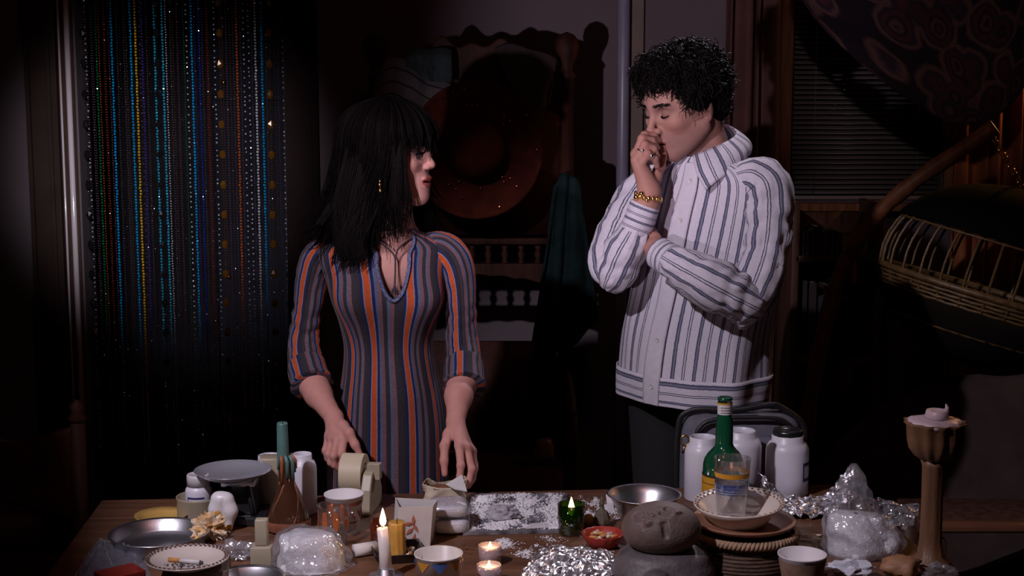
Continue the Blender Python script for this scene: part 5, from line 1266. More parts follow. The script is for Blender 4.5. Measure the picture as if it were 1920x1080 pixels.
# ---- beige block in its holder, shallow steel dish
p = T(489, 1066); p.y += .02; hd = thing('block_holder', 'beige plastic block standing in a square holder, left of the big plastic bag', 'holder', tuple(p))
g = G(); g.box(p+Vector((0, 0, .020)), (.040, .038, .040)); finish('socket', g, BEIGEP, hd, bev=.002)
zt_ = hz(489, 972, p.y); g = G(); g.box((p.x, p.y, (TZ+.04+zt_)/2), (.024, .020, zt_-TZ-.04)); finish('upright', g, BEIGEP, hd, bev=.003)
p = base(466, 1122, .05); g = G(); g.lathe([(.001, 0), (.05, 0), (.062, .018), (.066, .022), (.066, .024), (.060, .020), (.048, .003), (.001, .003)], p, 48, cap=False); tag(finish('steel_dish', g, STEEL), 'shallow steel dish at the front edge beside the beige holder', 'dish')
# ---- flask with a teal candle
p = base(541, 1004, .042); fk = thing('flask', 'strapped amber flask with a teal candle stuck in its neck', 'bottle', tuple(p)); zn = hz(528, 905, p.y)-TZ; zc = hz(528, 868, p.y)-TZ
AMB = mat('amber_bottle', (.055, .022, .012), .12, coat=.6)
g = G(); g.lathe([(.001, 0), (.040, 0), (.0445, .006), (.0445, .020), (.040, .040), (.026, zn*.78), (.0155, zn), (.0140, zc), (.0155, zc+.003), (.0155, zc+.008), (.012, zc+.008)], p, 40); finish('glass', g, AMB, fk)
SR = mat('strap', (.20, .065, .030), .6, var=.2, scale=40)
g = G(); g.lathe([(.0455, .004), (.0462, .006), (.0462, .022), (.0455, .024)], p, 40, cap=False); finish('base_band', g, SR, fk)
for k in range(4):
    a0 = k*PI/2+.4; g = G(); pts = []
    for t in np.linspace(0, 1, 12):
        zz = .02+(zn-.02)*t; r = .0445+(.0165-.0445)*min(1, max(0, (zz-.02)/(zn-.02))); pts.append(p+Vector((r*math.cos(a0+t*.9), r*math.sin(a0+t*.9), zz)))
    g.tube(pts, .0026, 6); finish('strap', g, SR, fk)
TEAL = mat('teal_wax', (.075, .16, .15), .45, var=.15, scale=30, sss=.1)
zt_ = hz(527, 792, p.y)-TZ
g = G(); g.lathe([(.0118, zc-.004), (.0122, zc+.02), (.0112, zt_-.004), (.0100, zt_), (.004, zt_-.002), (.0005, zt_-.003)], p+Vector((-.008, 0, 0)), 20); cnd = finish('candle', g, TEAL, fk)
for k in range(9):
    a = k*.7; zz = zc+.006; g = G(); L_ = rng.uniform(.012, .05); r = .0165
    g.tube([p+Vector((r*.8*math.cos(a)-.004, r*.8*math.sin(a), zz+.012)), p+Vector((r*math.cos(a), r*math.sin(a), zz)), p+Vector((r*1.06*math.cos(a), r*1.06*math.sin(a), zz-L_))], [.003, .004, .0032], 8); finish('wax_drip', g, TEAL if k % 3 else mat('rust_wax', (.28, .09, .03), .45), fk)
wick(p+Vector((-.008, 0, zt_-.003)), fk, .006)
# ---- tall white jars at the left
p = base(569, 968, .028); jar('tall_jar', 'tall open white jar between the strapped flask and the tape dispenser', p, .0300, hz(567, 850, p.y)-TZ, neck=.68)
p = base(508, 975, .03); p.y += .10; p.x *= (p.y)/(p.y-.10); jar('tall_jar', 'white jar half hidden behind the scale pan', p, .034, hz(508, 853, p.y)-TZ)
# ---- patterned paper cup, glass mug
def cup(name, label, p, r0, r1, h, m, cat='cup', lip=True, grp=None):
    o = thing(name, label, cat, tuple(p), grp); g = G(); pr = [(.001, .003), (r0, .003), (r0, 0), (r0*1.01, .0), (r1, h)]+([(r1*1.03, h+.001), (r1*1.03, h+.0035), (r1*.985, h+.003)] if lip else [(r1*.97, h)])+[(r0*.97, .006), (.001, .006)]
    g.lathe(pr, p, 48, cap=False); b = finish('wall', g, m, o); return o, b
PC1 = mat('cup_white_red', (.58, .52, .50), .6, c2=(.30, .085, .03), scale=26)
p = base(646, 1004, .03); h_ = hz(643, 928, p.y)-TZ; pc_, b_ = cup('paper_cup', 'paper cup with a rust pattern behind the glass mug', p, .0285, .0395, h_, mat('cup_paper', (.60, .56, .58), .6), grp='paper cups')
g = G()
for z0, z1 in ((.30, .36), (.80, .90)): g.lathe([((.0285+(.011)*z0)*1.012, h_*z0), ((.0285+.011*z1)*1.012, h_*z1)], p, 48, cap=False)
for k in range(14):
    a = 2*PI*k/14; r = .0285+.011*.55+.0006; g.box(p+Vector((r*math.cos(a), r*math.sin(a), h_*.55)), (.002, .006, .018), rotz(a)@rotm(rx=.5))
finish('printed_band', g, mat('rust_print', (.20, .055, .03), .6), pc_, smooth=False)
p = base(626, 1030, .028); h_ = hz(627, 946, p.y)-TZ; mg = thing('glass_mug', 'clear glass mug with orange bands in front of the patterned paper cup', 'mug', tuple(p))
g = G(); g.lathe([(.001, .0), (.026, 0), (.030, h_*.5), (.0325, h_), (.0310, h_), (.0285, h_*.5), (.024, .006), (.001, .006)], p, 40, cap=False); finish('glass', g, CLEAR, mg)
g = G(); g.tube([Vector(q) for q in catmull([list(p+Vector((.030, -.012, h_*.85))), list(p+Vector((.048, -.016, h_*.8))), list(p+Vector((.050, -.016, h_*.45))), list(p+Vector((.029, -.012, h_*.28)))], 14)], .0042, 8); finish('handle', g, CLEAR, mg)
g = G()
for k in range(8):
    a = 2*PI*k/8+.3; r = .0308; g.grid(lambda u, v: p+Vector((r*math.cos(a+(u-.5)*.45*(1-abs(v-.5))), r*math.sin(a+(u-.5)*.45*(1-abs(v-.5))), h_*(.45+.45*v))), 5, 5)
finish('orange_print', g, mat('orange_print', (.45, .11, .02), .4), mg)['kind'] = 'stuff'
# ---- tape dispenser with a wide roll
p = base(690, 970, .03); td = thing('tape_dispenser', 'beige tape dispenser loaded with a wide cream roll, under the near hand', 'tape dispenser', tuple(p))
c = W(664, 888, p.y+.035); g = G(); axr = rotm(ry=PI/2, rz=-.14)
g.lathe([(.024, -.024), (.044, -.024), (.044, .024), (.024, .024), (.024, -.024)], c, 56, axr, cap=False); finish('tape_roll', g, mat('cream_tape', (.50, .42, .30), .55, var=.05, scale=9), td, smooth=False)
g = G(); g.lathe([(.0238, -.0235), (.0238, .0235), (.021, .0235), (.021, -.0235), (.0238, -.0235)], c, 40, axr, cap=False); finish('core', g, mat('cardboard_core', (.12, .07, .05), .8), td)
g = G(); sd = axr@Vector((0, 0, 1)); fwd = Vector((sd.y, -sd.x, 0)).normalized()
prf = [(-.058, .0), (.052, .0), (.058, .012), (.050, .055), (.030, .085), (.018, c.z-TZ+.012), (-.016, c.z-TZ+.014), (-.030, .075), (-.055, .04)]
cc = Vector((c.x, c.y, TZ))+sd*.034; vs = [cc+fwd*a+Vector((0, 0, z))+sd*s for s in (-.008, .014) for a, z in prf]; n_ = len(prf)
g.add(vs, [tuple(range(n_-1, -1, -1)), tuple(range(n_, 2*n_))]+[(i, (i+1) % n_, n_+(i+1) % n_, n_+i) for i in range(n_)]); finish('side_plate', g, BEIGEP, td, smooth=False, bev=.003)
g = G(); g.box(Vector((c.x, c.y, TZ+.010))+sd*.004, (.075, .10, .020), axr@rotm(ry=-PI/2)); finish('base', g, BEIGEP, td, smooth=False, bev=.004)
g = G(); g.box(W(702, 883, p.y+.02), (.028, .022, .034), rotz(-.14)); g.tube([c+sd*.01, c+sd*.030], .020, 20); finish('hub_guard', g, BEIGEP, td, smooth=False, bev=.002)
# ---- big plastic bag of powder, front left
def powder_bag(name, label, rings, Y0, seed, fill, m=BAGP, ruff=None):
    """bag built from px outlines: rows of (left px, right px, py) at depth Y0, with a heap of powder inside"""
    A = catmull([[a, b, y] for a, b, y in rings], 30); bot = max(r[2] for r in rings)
    o = thing(name, label, 'bag', tuple(T((rings[-1][0]+rings[-1][1])/2, bot)))
    def pt(u, v, s=1.0):
        i = v*29; k = min(28, int(i)); r = A[k]*(1-(i-k))+A[k+1]*(i-k); a = 2*PI*u; l, rr = W(r[0], r[2], Y0), W(r[1], r[2], Y0); c = (l+rr)/2; hw = (rr-l).length/2*s; q = c+Vector((hw*math.cos(a), hw*.75*math.sin(a), 0))
        w = (.012*turb((q.x*9, q.y*9, q.z*9), 1.6, seed, 3)+(.016*(.45-abs(turb((q.x*24, q.y*24, q.z*15), 1.0, seed+2, 3))) if s == 1.0 else .004*turb((q.x*50, q.y*50, q.z*50), 1, seed, 3)))*(.3+.7*min(1, v*3)); return q+Vector((math.cos(a), math.sin(a), .3))*w
    def low(q): return Vector((q.x, q.y, max(q.z, TZ+.001)))
    g = G(); g.grid(lambda u, v: low(pt(u, v)), 72, 48); finish('film', g, m, o, smooth=False)
    g = G(); g.grid(lambda u, v: low(pt(u, fill+(1-fill)*v, .90 if v > .05 else .90*v/.05)-Vector((0, 0, .002))), 40, 20); finish('powder', g, POWD, o)['kind'] = 'stuff'
    return o
powder_bag('plastic_bag', 'clear plastic bag of white powder at the front left, beside the paper cup', [(545, 560, 992), (527, 610, 998), (515, 640, 1015), (512, 655, 1040), (514, 660, 1070), (520, 658, 1100)], 2.60, 4, .25)
# ---- candles in the middle
p = base(724, 1088, .011); tp = thing('taper_candle', 'lit white taper candle in front of the yellow candle', 'candle', tuple(p)); tp_top = W(717, 990, p.y)
g = G(); g.tube([p+Vector((0, 0, .004)), p.lerp(tp_top, .5)+Vector((.0015, 0, 0)), tp_top], [.0118, .0112, .0104], 20); finish('wax', g, WAXW, tp)
g = G(); g.lathe([(.001, 0), (.030, 0), (.032, .006), (.016, .008), (.0145, .02), (.012, .02)], p, 24); finish('holder', g, STEEL, tp)
wick(tp_top, tp, .008); flame(tp_top+Vector((.001, 0, .004)), .034, .0062, .30, tp)
p = base(745, 1058, .04); ds = thing('square_dish', 'dark square dish under the yellow candle', 'dish', tuple(p))
g = G(); R = rotz(.2)
vs = [p+R@Vector((sx*a, sy*a, z)) for a, z in ((.038, 0), (.049, .020), (.046, .020), (.036, .004)) for sx, sy in ((-1, -1), (1, -1), (1, 1), (-1, 1))]
g.add(vs, [(3, 2, 1, 0)]+[(4*j+i, 4*j+(i+1) % 4, 4*j+4+(i+1) % 4, 4*j+4+i) for j in range(3) for i in range(4)]+[(12, 13, 14, 15)]); finish('body', g, mat('dark_glaze', (.028, .026, .030), .25), ds, smooth=False)
for k in range(16):
    g = G(); a = rng.uniform(0, 6.28); r = rng.uniform(.022, .034); g.ball(p+Vector((r*math.cos(a), r*math.sin(a), .008+rng.random()*.006)), (rng.uniform(.004, .008), rng.uniform(.003, .006), .004), 7, 5)
    tag(finish('pebble', g, mat('pebble_%d' % (k % 3), [(.5, .42, .36), (.30, .12, .04), (.12, .09, .09)][k % 3], .5)), 'small pebble in the dark square dish round the yellow candle', 'pebble', 'pebbles in the square dish')
yc = thing('pillar_candle', 'unlit ribbed yellow candle standing in the square dish', 'candle', (p.x, p.y, p.z+.0045)); zt_ = hz(746, 978, p.y)-TZ
g = G(); pr = [(.0165, .0045), (.0170, .012), (.0160, .03), (.0158, zt_*.6), (.0160, zt_-.004), (.0150, zt_), (.0100, zt_-.004), (.0005, zt_-.005)]
g.lathe(pr, p, 40, flute=lambda a, j: 1+.05*math.cos(a*9+j*.35)*(j < 5)); finish('wax', g, mat('yellow_wax', (.50, .27, .06), .45, var=.15, scale=30, sss=.2), yc); wick(p+Vector((0, 0, zt_-.005)), yc, .012)
p = base(712, 1022, .018); g = G(); g.lathe([(.001, 0), (.016, 0), (.018, .01), (.019, .045), (.0175, .045), (.016, .008), (.001, .006)], p, 28, cap=False); tag(finish('votive_glass', g, glassy('amber_votive', (.55, .14, .03), .10, .03, .25, (.30, .06, .02))), 'small amber votive glass behind the lit taper candle', 'votive')
a = T(664, 1045)+Vector((0, 0, .013)); b = T(706, 1038)+Vector((0, 0, .013)); g = G(); g.tube([a, b], .0125, 20); g.tube([a-(b-a)*.001, a+(b-a)*.02], .006, 12); tag(finish('paper_roll', g, PAPER), 'short white paper roll lying beside the big plastic bag', 'roll')
# printed paper box
q0 = [T(737, 1027), T(806, 1025), T(806, 1025)+Vector((.004, .05, 0)), T(737, 1027)+Vector((-.004, .05, 0))]; up = [W(748, 951, q0[0].y-.008), W(812, 949, q0[1].y-.008)]
hh = up[0].z-TZ; pb = thing('printed_carton', 'small white paper carton with a red leaf print behind the yellow candle', 'carton', tuple((q0[0]+q0[1])/2))
fr = [q0[0]+Vector((0, 0, .001)), q0[1]+Vector((0, 0, .001)), up[1], up[0]]; bkk = [q0[3]+Vector((0, 0, .001)), q0[2]+Vector((0, 0, .001)), up[1]+Vector((.006, .058, -.004)), up[0]+Vector((-.012, .058, .003))]
g = G(); g.add(fr+bkk, [(0, 1, 2, 3), (5, 4, 7, 6), (4, 0, 3, 7), (1, 5, 6, 2), (4, 5, 1, 0)]); finish('walls', g, PAPER, pb, smooth=False, solid=.0012)
g = G(); LF = mat('red_leaf_print', (.42, .10, .06), .7); dn = Vector((0, -.0012, 0))
for k in range(7):
    t = k/6; cpt = fr[0].lerp(fr[1], .30+.28*math.sin(k*2.1)).lerp(fr[3].lerp(fr[2], .55), .12+.55*t); an = k*1.3
    d1 = Vector((math.cos(an), 0, math.sin(an)))*.011; d2 = Vector((-math.sin(an), 0, math.cos(an)))*.0035; g.add([cpt-d1+dn, cpt+d2+dn, cpt+d1+dn, cpt-d2+dn], [(0, 1, 2, 3)])
finish('leaf_print', g, LF, pb, smooth=False)['kind'] = 'stuff'
# ---- cream bag and stacked packets
p = T(850, 1006); pk = []
for k, (z, w, d, h, cx, lab) in enumerate(((0, .076, .10, .030, 0, 'lower clear-wrapped white packet of the stack in front of the cream bag'), (.034, .080, .09, .026, -.004, 'upper clear-wrapped white packet of the stack in front of the cream bag'))):
    c = Vector((p.x-.006+cx, p.y+.05, TZ+z+h/2+.001)); o = thing('powder_packet', lab, 'packet', (c.x, c.y, c.z-h/2), 'stacked packets'); Rz = rotz(.05+.06*k)
    def rb_(u, v, s=1.0):
        a = 2*PI*u; b = PI*(v-.5); e = lambda x, q: math.copysign(abs(x)**q, x); q = Vector((w/2*e(math.cos(b), .35)*e(math.cos(a), .45), d/2*e(math.cos(b), .35)*e(math.sin(a), .45), h/2*e(math.sin(b), .5)))*s
        return c+Rz@(q+Vector((0, 0, .0025*nz((q.x*60, q.y*60, q.z*60), 1, k))*1)) if s == 1.0 else c+Rz@q
    g = G(); g.grid(lambda u, v: rb_(u, v, .95), 28, 14); finish('powder', g, POWD, o)
    g = G(); g.grid(lambda u, v: rb_(u, v), 28, 14); finish('wrap', g, BAGP, o)
p = T(828, 965); cb = thing('flour_bag', 'torn open cream paper bag under the far hand, sitting on the packets', 'bag', (p.x, p.y+.05, TZ))
c = Vector((p.x+.002, p.y+.075, TZ)); zt_ = hz(828, 905, c.y)-TZ
def fb(u, v):
    a = 2*PI*u; e = lambda x, q: math.copysign(abs(x)**q, x); w = .046*(1-.10*v); q = Vector((w*e(math.cos(a), .6), .032*e(math.sin(a), .6), zt_*v*(1+.06*math.sin(a*3+1)*(v > .85)+.10*math.cos(a*2)*(v > .9))))
    return c+rotz(.1)@q+Vector((0, 0, 0))+Vector((1, 1, .6))*.009*turb((q.x*30, q.y*30, q.z*30), 1, 2, 3)
g = G(); g.grid(fb, 44, 18); finish('paper', g, CREAM, cb, solid=.001)
g = G(); g.grid(lambda u, v: Vector((c.x+.040*v*math.cos(2*PI*u), c.y+.027*v*math.sin(2*PI*u), TZ+zt_*.90-.006*v+.003*nz((u*9, v*7, 1), 1))), 28, 8); finish('powder', g, mat('brown_meal', (.16, .06, .025), .9, var=.3, scale=80), cb)
g = G(); q = [W(835, 908, c.y-.03), W(866, 890, c.y-.02), W(876, 922, c.y-.035), W(852, 918, c.y-.04)]; g.add(q, [(0, 1, 2, 3)]); finish('torn_flap', g, PAPER, cb, smooth=False, solid=.001)
# ---- mirror slab with powder
A = [T(868, 1004), T(1062, 1000), T(1064, 929), T(884, 931)]; tr = thing('black_slab', 'dark flat slab dusted with white powder in the middle of the table', 'slab', tuple((A[0]+A[2])/2))
g = G(); vs = [q+Vector((0, 0, .0005)) for q in A]+[q+Vector((0, 0, .007)) for q in A]; g.add(vs, [(3, 2, 1, 0), (4, 5, 6, 7), (0, 1, 5, 4), (1, 2, 6, 5), (2, 3, 7, 6), (3, 0, 4, 7)]); finish('plate', g, mat('slab_black', (.27, .26, .29), .35, c2=(.010, .010, .013), scale=22), tr, smooth=False)
def bil(Q, u, v): return Q[0].lerp(Q[1], u).lerp(Q[3].lerp(Q[2], u), v)
def dusting(label, Q, z, thr, seed, hgt=.004, nu=110, nv=70, sc=5.0, edge=.12, bias=None):
    g = G(); keep = {}; vs = []; fs = []
    def dens(u, v):
        e = min(u, 1-u, v, 1-v)/edge; d = .75*turb((u*sc, v*sc*.7, seed), 1.0, seed, 5)+.8*turb((u*sc*10, v*sc*7, seed), 1.0, seed+1, 3)
        return d-thr-max(0, 1-e)*.5+(bias(u, v) if bias else 0)
    D = [[dens(i/nu, j/nv) for i in range(nu+1)] for j in range(nv+1)]
    for j in range(nv+1):
        for i in range(nu+1): q = bil(Q, i/nu, j/nv); vs.append((q.x, q.y, z+max(0, min(.8, D[j][i]))*hgt))
    for j in range(nv):
        for i in range(nu):
            if max(D[j][i], D[j][i+1], D[j+1][i], D[j+1][i+1]) > 0 and min(D[j][i], D[j+1][i+1]) > -.12: fs.append((j*(nu+1)+i, j*(nu+1)+i+1, (j+1)*(nu+1)+i+1, (j+1)*(nu+1)+i))
    used = sorted({i for f in fs for i in f}); mp = {a: b for b, a in enumerate(used)}
    g.add([vs[i] for i in used], [tuple(mp[i] for i in f) for f in fs]); return tag(finish('white_powder', g, POWD), label, 'powder', kind='stuff')
dusting('white powder scattered over the dark slab', [q.lerp((A[0]+A[2])/2, .03) for q in A], TZ+.0074, -.22, 3, .005, 170, 110, 5, .05)
dusting('white powder spilt on the wood in front of the dark slab', [T(890, 1046), T(1120, 1050), T(1110, 1000), T(900, 1004)], TZ+.0004, .20, 8, .003, 180, 70, 5, .25)
dusting('white powder spilt along the far table edge before the steel bowl', [T(1060, 975), T(1180, 985), T(1150, 930), T(1066, 930)], TZ+.0004, .0, 12, .003, 110, 70, 5, .2)
for k in range(6):                                                        # raked lines on the slab
    q = T(972+k*13, 950-k*1.5); r = T(990+k*13, 936-k*.8); g = G(); g.tube([q+Vector((0, 0, .0078)), r+Vector((0, 0, .0078))], .0032, 6, squash=.5)
    tag(finish('powder_line', g, POWD), 'thin raked line of white powder at the far side of the slab', 'powder', 'raked powder lines')
g = G(); q = T(942, 985); gg = crumple(q+Vector((0, .015, .02)), (.034, .020, .016), .5, 6, 3); foot(gg, TZ+.009); tag(finish('powder_lump', gg, mat('grey_lump', (.34, .32, .36), .9, var=.3, scale=60), smooth=False), 'grey-white lump of caked powder on the dark slab', 'lump')
g = G(); q = T(1010, 995); g.add([T(985, 1000)+Vector((0, 0, .0105)), T(1036, 997)+Vector((0, 0, .0105)), W(1024, 979, q.y+.03), W(996, 981, q.y+.03)], [(0, 1, 2, 3)]); tag(finish('white_card', g, PAPER, smooth=False, solid=.0012), 'folded white card lying on the near edge of the slab', 'card')
g = G(); q = T(860, 1030)
for k in range(26): r = T(rng.gauss(875, 16), rng.gauss(1030, 4)); g.tube([r+Vector((0, 0, .0012)), r+Vector((rng.uniform(-.008, .008), rng.uniform(-.004, .004), .0018))], .0011, 4)
tag(finish('tobacco_crumbs', g, mat('tobacco', (.16, .06, .02), .9)), 'brown crumbs of tobacco on the wood behind the painted mug', 'crumbs', kind='stuff')
# ---- green votive with flame
p = base(1071, 1008, .027); gv = thing('green_votive', 'lit green glass votive candle at the right of the dark slab', 'votive', tuple(p)); h_ = hz(1071, 944, p.y)-TZ
g = G(); g.lathe([(.001, 0), (.0245, 0), (.0262, .006), (.0278, h_), (.0258, h_), (.0245, .010), (.001, .008)], p, 40, cap=False); finish('glass', g, glassy('green_glass', (.05, .13, .008), .12, .03, .35, (.010, .032, .004)), gv)
g = G(); g.lathe([(.001, .009), (.0240, .009), (.0248, h_*.55), (.0005, h_*.55)], p, 32); finish('wax', g, mat('green_wax', (.14, .20, .02), .5, sss=.3), gv); wick(p+Vector((0, 0, h_*.55)), gv); flame(p+Vector((0, -.002, h_*.62)), .038, .0072, .40, gv)
# ---- cut glass ornament, amber lump, card
p = base(1128, 992, .018); gl = thing('glass_bottle', 'small cut-glass stoppered bottle between the green votive and the steel bowl', 'bottle', tuple(p)); h_ = hz(1128, 953, p.y)-TZ
g = G(); g.lathe([(.001, 0), (.012, 0), (.0175, h_*.25), (.018, h_*.45), (.013, h_*.8), (.005, h_), (.005, h_+.004)], p, 9); finish('body', g, mat('cut_glass', (.20, .17, .13), .06, spec=1, coat=1, metal=.35), gl, smooth=False)
g = G(); g.lathe([(.004, h_+.004), (.006, h_+.010), (.0015, h_+.026)], p, 8); finish('stopper', g, MATS['cut_glass'], gl, smooth=False)
g = G(); q = base(1104, 990, .012); g = foot(crumple(q+Vector((0, 0, .012)), (.013, .010, .015), .3, 3, 2)); tag(finish('amber_lump', g, mat('amber_resin', (.42, .22, .06), .3, sss=.2)), 'amber lump standing beside the cut-glass bottle', 'lump')
g = G(); q = T(1146, 958); q2 = [W(1138, 945, q.y+.04), W(1150, 942, q.y+.04), W(1154, 925, q.y+.05), W(1136, 927, q.y+.05)]; g.add(q2, [(0, 1, 2, 3)]); g.add([T(1140, 962), q2[0], q2[1], T(1152, 960)], [(0, 1, 2, 3)]); tag(finish('paper_slip', g, PAPER, smooth=False, solid=.001), 'white paper slip propped against the steel bowl', 'paper')
# ---- red ashtray with butts
p = base(1131, 1032, .028); at = thing('ashtray', 'small red ashtray full of cigarette butts', 'ashtray', tuple(p)); h_ = .026
g = G(); g.lathe([(.001, 0), (.028, 0), (.036, .012), (.0425, h_), (.0425, h_+.002), (.040, h_+.001), (.034, .014), (.026, .006), (.001, .006)], p, 48, flute=lambda a, j: 1+.03*math.cos(a*16)*(j in (3, 4, 5)), cap=False); finish('dish', g, mat('red_glaze', (.30, .035, .025), .28, var=.15), at)
for k in range(9):
    an = rng.uniform(-.6, .6)+(PI/2)*(k % 3); c = p+Vector((rng.uniform(-.020, .020), rng.uniform(-.014, .014), .014+.0015*k)); d = Vector((math.cos(an), math.sin(an), rng.uniform(-.1, .25)))*rng.uniform(.009, .014)
    o = thing('cigarette_butt', 'stubbed cigarette butt lying in the red ashtray', 'cigarette butt', tuple(c), 'butts in the ashtray')
    g = G(); g.tube([c-d, c+d*.3], .0037, 8); finish('filter', g, MATS['tan_filter'], o); g = G(); g.tube([c+d*.3, c+d], [.0036, .0030], 8); finish('paper_end', g, PAPER, o)
g = G(); q = T(1168, 1024); g.box(q+Vector((0, 0, .010)), (.016, .003, .016), rotm(rx=-.5, ry=.35, rz=.3)); tag(finish('paper_scrap', g, PAPER, smooth=False), 'white paper scrap leaning on the red ashtray', 'paper')
# ---- second steel bowl
p = base(1207, 986, .045); bo = thing('steel_bowl', 'deep steel mixing bowl behind the carved brown stone', 'bowl', tuple(p)); hb = hz(1207, 930, p.y+.0)-TZ+.004
g = G(); g.lathe([(.001, 0), (.040, 0), (.052, hb*.25), (.066, hb*.7), (.074, hb*.98), (.0785, hb), (.0785, hb+.0015), (.073, hb), (.064, hb*.7), (.05, hb*.27), (.038, .003), (.001, .003)], p, 64, cap=False); finish('shell', g, STEEL, bo)
# ---- carved stone head on its block
p = base(1242, 1114, .080); BLK = mat('grey_stone', (.075, .062, .066), .55, var=.3, scale=30, bump=.4, bscale=120)
c = W(1240, 990, p.y-.004); s = Sculpt((p.x-.13, p.y-.12, TZ-.01), (p.x+.13, p.y+.12, TZ+.10), .003)
s.ell((p.x, p.y, TZ+.018), (.096, .078, .036), .01); s.ell((p.x, p.y, TZ+.044), (.084, .064, .024), .02)
s.ell((p.x-.02, p.y-.080, TZ+.028), (.022, .02, .014), .008); s.ell(c, (.0742, .0612, .0502), .003, sub=True)
s.d = np.maximum(s.d, (TZ+.001-s.ax[2])[None, None, :].astype(np.float32))
V, F = s.mesh(1); g = G(); g.arrays(V, F); blk = tag(finish('grey_rock', g, BLK), 'rounded grey stone under the carved brown stone', 'stone')
s = Sculpt(np.array(c)-.10, np.array(c)+.10, .0016)
s.ell(c, (.073, .060, .049), .01)
def onface(px, py):                                                         # a place on the stone seen at this pixel
    d = _ray(px, py).normalized(); o_ = Vector((0, 0, CAM_Z)); best = None; rr = Vector((.0735, .0605, .0495)); q = o_-c
    A_ = sum((d[i]/rr[i])**2 for i in range(3)); B_ = 2*sum(q[i]*d[i]/rr[i]**2 for i in range(3)); C_ = sum((q[i]/rr[i])**2 for i in range(3))-1; D_ = max(0, B_*B_-4*A_*C_); return o_+d*((-B_-math.sqrt(D_))/(2*A_))
def cring(px, py, r):
    for k in range(20):
        a, b = 2*PI*k/20, 2*PI*(k+1)/20; s.cone(onface(px+r*math.cos(a)*1.25, py+r*math.sin(a)*.85), onface(px+r*math.cos(b)*1.25, py+r*math.sin(b)*.85), .0030, .0030, .0008, sub=True)
cring(1198, 967, 9); cring(1221, 965, 7)
s.cone(onface(1250, 954), onface(1268, 961), .006, .0045, .003, sub=True); s.cone(onface(1240, 963), onface(1256, 966), .005, .004, .003, sub=True); s.cone(onface(1234, 951), onface(1238, 951), .003, .002, .002, sub=True)
s.cone(onface(1246, 984), onface(1249, 1005), .006, .006, .003, sub=True); s.cone(onface(1241, 983), onface(1249, 981), .004, .004, .002, sub=True); s.cone(onface(1266, 962), onface(1275, 960), .004, .003, .003)
s.ell(onface(1215, 981), (.006, .005, .005), .006); s.ell(onface(1207, 991), (.002,)*3, .002, sub=True)
V, F = s.mesh(1); mz = V[:, 2].min(); g = G(); g.arrays(V, F)
tag(finish('carved_rock', g, mat('brown_stone', (.105, .070, .062), .6, var=.15, scale=40, bump=.35, bscale=200)), 'round brown stone carved with rings and a mouth, resting on the grey stone', 'carving')
# ---- foil
def foil_sheet(name, label, fn, nu, nv, seed, amp=.006):
    g = G()
    def f(u, v):
        p = fn(u, v); q = (p.x*46, p.y*46, p.z*46); return p+Vector((nz(q, 1.0, seed)+.75*nz(q, 2.6, seed), nz(q, 1.0, seed+5)+.75*nz(q, 2.6, seed+4), nz(q, 1.0, seed+9)+.75*nz(q, 2.6, seed+8)))*amp
    g.grid(f, nu, nv); o = finish(name, g, FOIL, smooth=False, solid=.0006); return tag(o, label, 'foil')
FA = [T(972, 1094), T(1152, 1096), T(1150, 1044), T(1010, 1040)]
foil_sheet('foil_sheet', 'crumpled aluminium foil in front of the red ashtray', lambda u, v: bil(FA, u, v)+Vector((0, 0, .012+.030*math.sin(PI*u)*math.sin(PI*min(1, v*1.1)))), 64, 40, 3, .008)
def foil2(u, v):
    px = 1426+(1592-1426)*u; top = 884+62*math.sin(PI*u)**.8-(12*u); bot = 930+58*math.sin(PI*min(1, u*.92+.06)); Yt, Yb = 3.045, 2.90
    a = W(px, top, Yt); b = W(px, bot, Yb); q = a.lerp(b, v); q.y -= .0; q.z = max(q.z, TZ+.009); return q
foil_sheet('foil_wrap', 'large crumpled foil wrap in front of the black-lidded jar', foil2, 76, 40, 8, .009)
# ---- tealights, painted mug
for px, py, lab, lit in ((919, 1064, 'lit pink tealight candle on the wood behind the front tealight', 1), (917, 1100, 'lit pink tealight in a clear glass at the front edge', 1)):
    p = base(px, py, .022); o = thing('tealight', lab, 'candle', tuple(p), 'tealights'); h_ = hz(px, py-46, p.y)-TZ-.004
    g = G(); g.lathe([(.001, .001), (.020, .001), (.0205, h_*.86), (.0195, h_*.88), (.0005, h_*.78)], p, 32); finish('wax', g, mat('pink_wax', (.66, .50, .52), .4, sss=.4), o)
    g = G(); g.lathe([(.001, 0), (.0215, 0), (.0225, h_), (.0218, h_), (.0208, .001)], p, 32, cap=False); finish('glass', g, glassy('tealight_glass', (.97, .92, .94), .05, .05, .30, (.7, .6, .64)), o)
    wick(p+Vector((0, 0, h_*.78)), o, .005); flame(p+Vector((0, 0, h_*.80+.002)), .012, .0032, .07, o)
p = base(823, 1128, .038); h_ = hz(823, 1040, p.y)-TZ; mo, mb = cup('painted_mug', 'white mug with blue and orange triangles at the front edge', p, .037, .0425, h_, mat('mug_glaze', (.56, .50, .47), .3, var=.04), 'mug')
for k in range(8):
    a0 = -PI/2+.10+k*PI/4; g = G(); mm = mat('mug_blue', (.05, .10, .28), .35) if k % 2 == 0 else mat('mug_orange', (.50, .22, .03), .35)
    g.grid(lambda u, v: p+Vector(((.0436-.0016*v)*math.cos(a0+(u-.5)*.70*(1-v)), (.0436-.0016*v)*math.sin(a0+(u-.5)*.70*(1-v)), h_*(.94-.26*v))), 8, 4); finish('triangle', g, mm, mo)
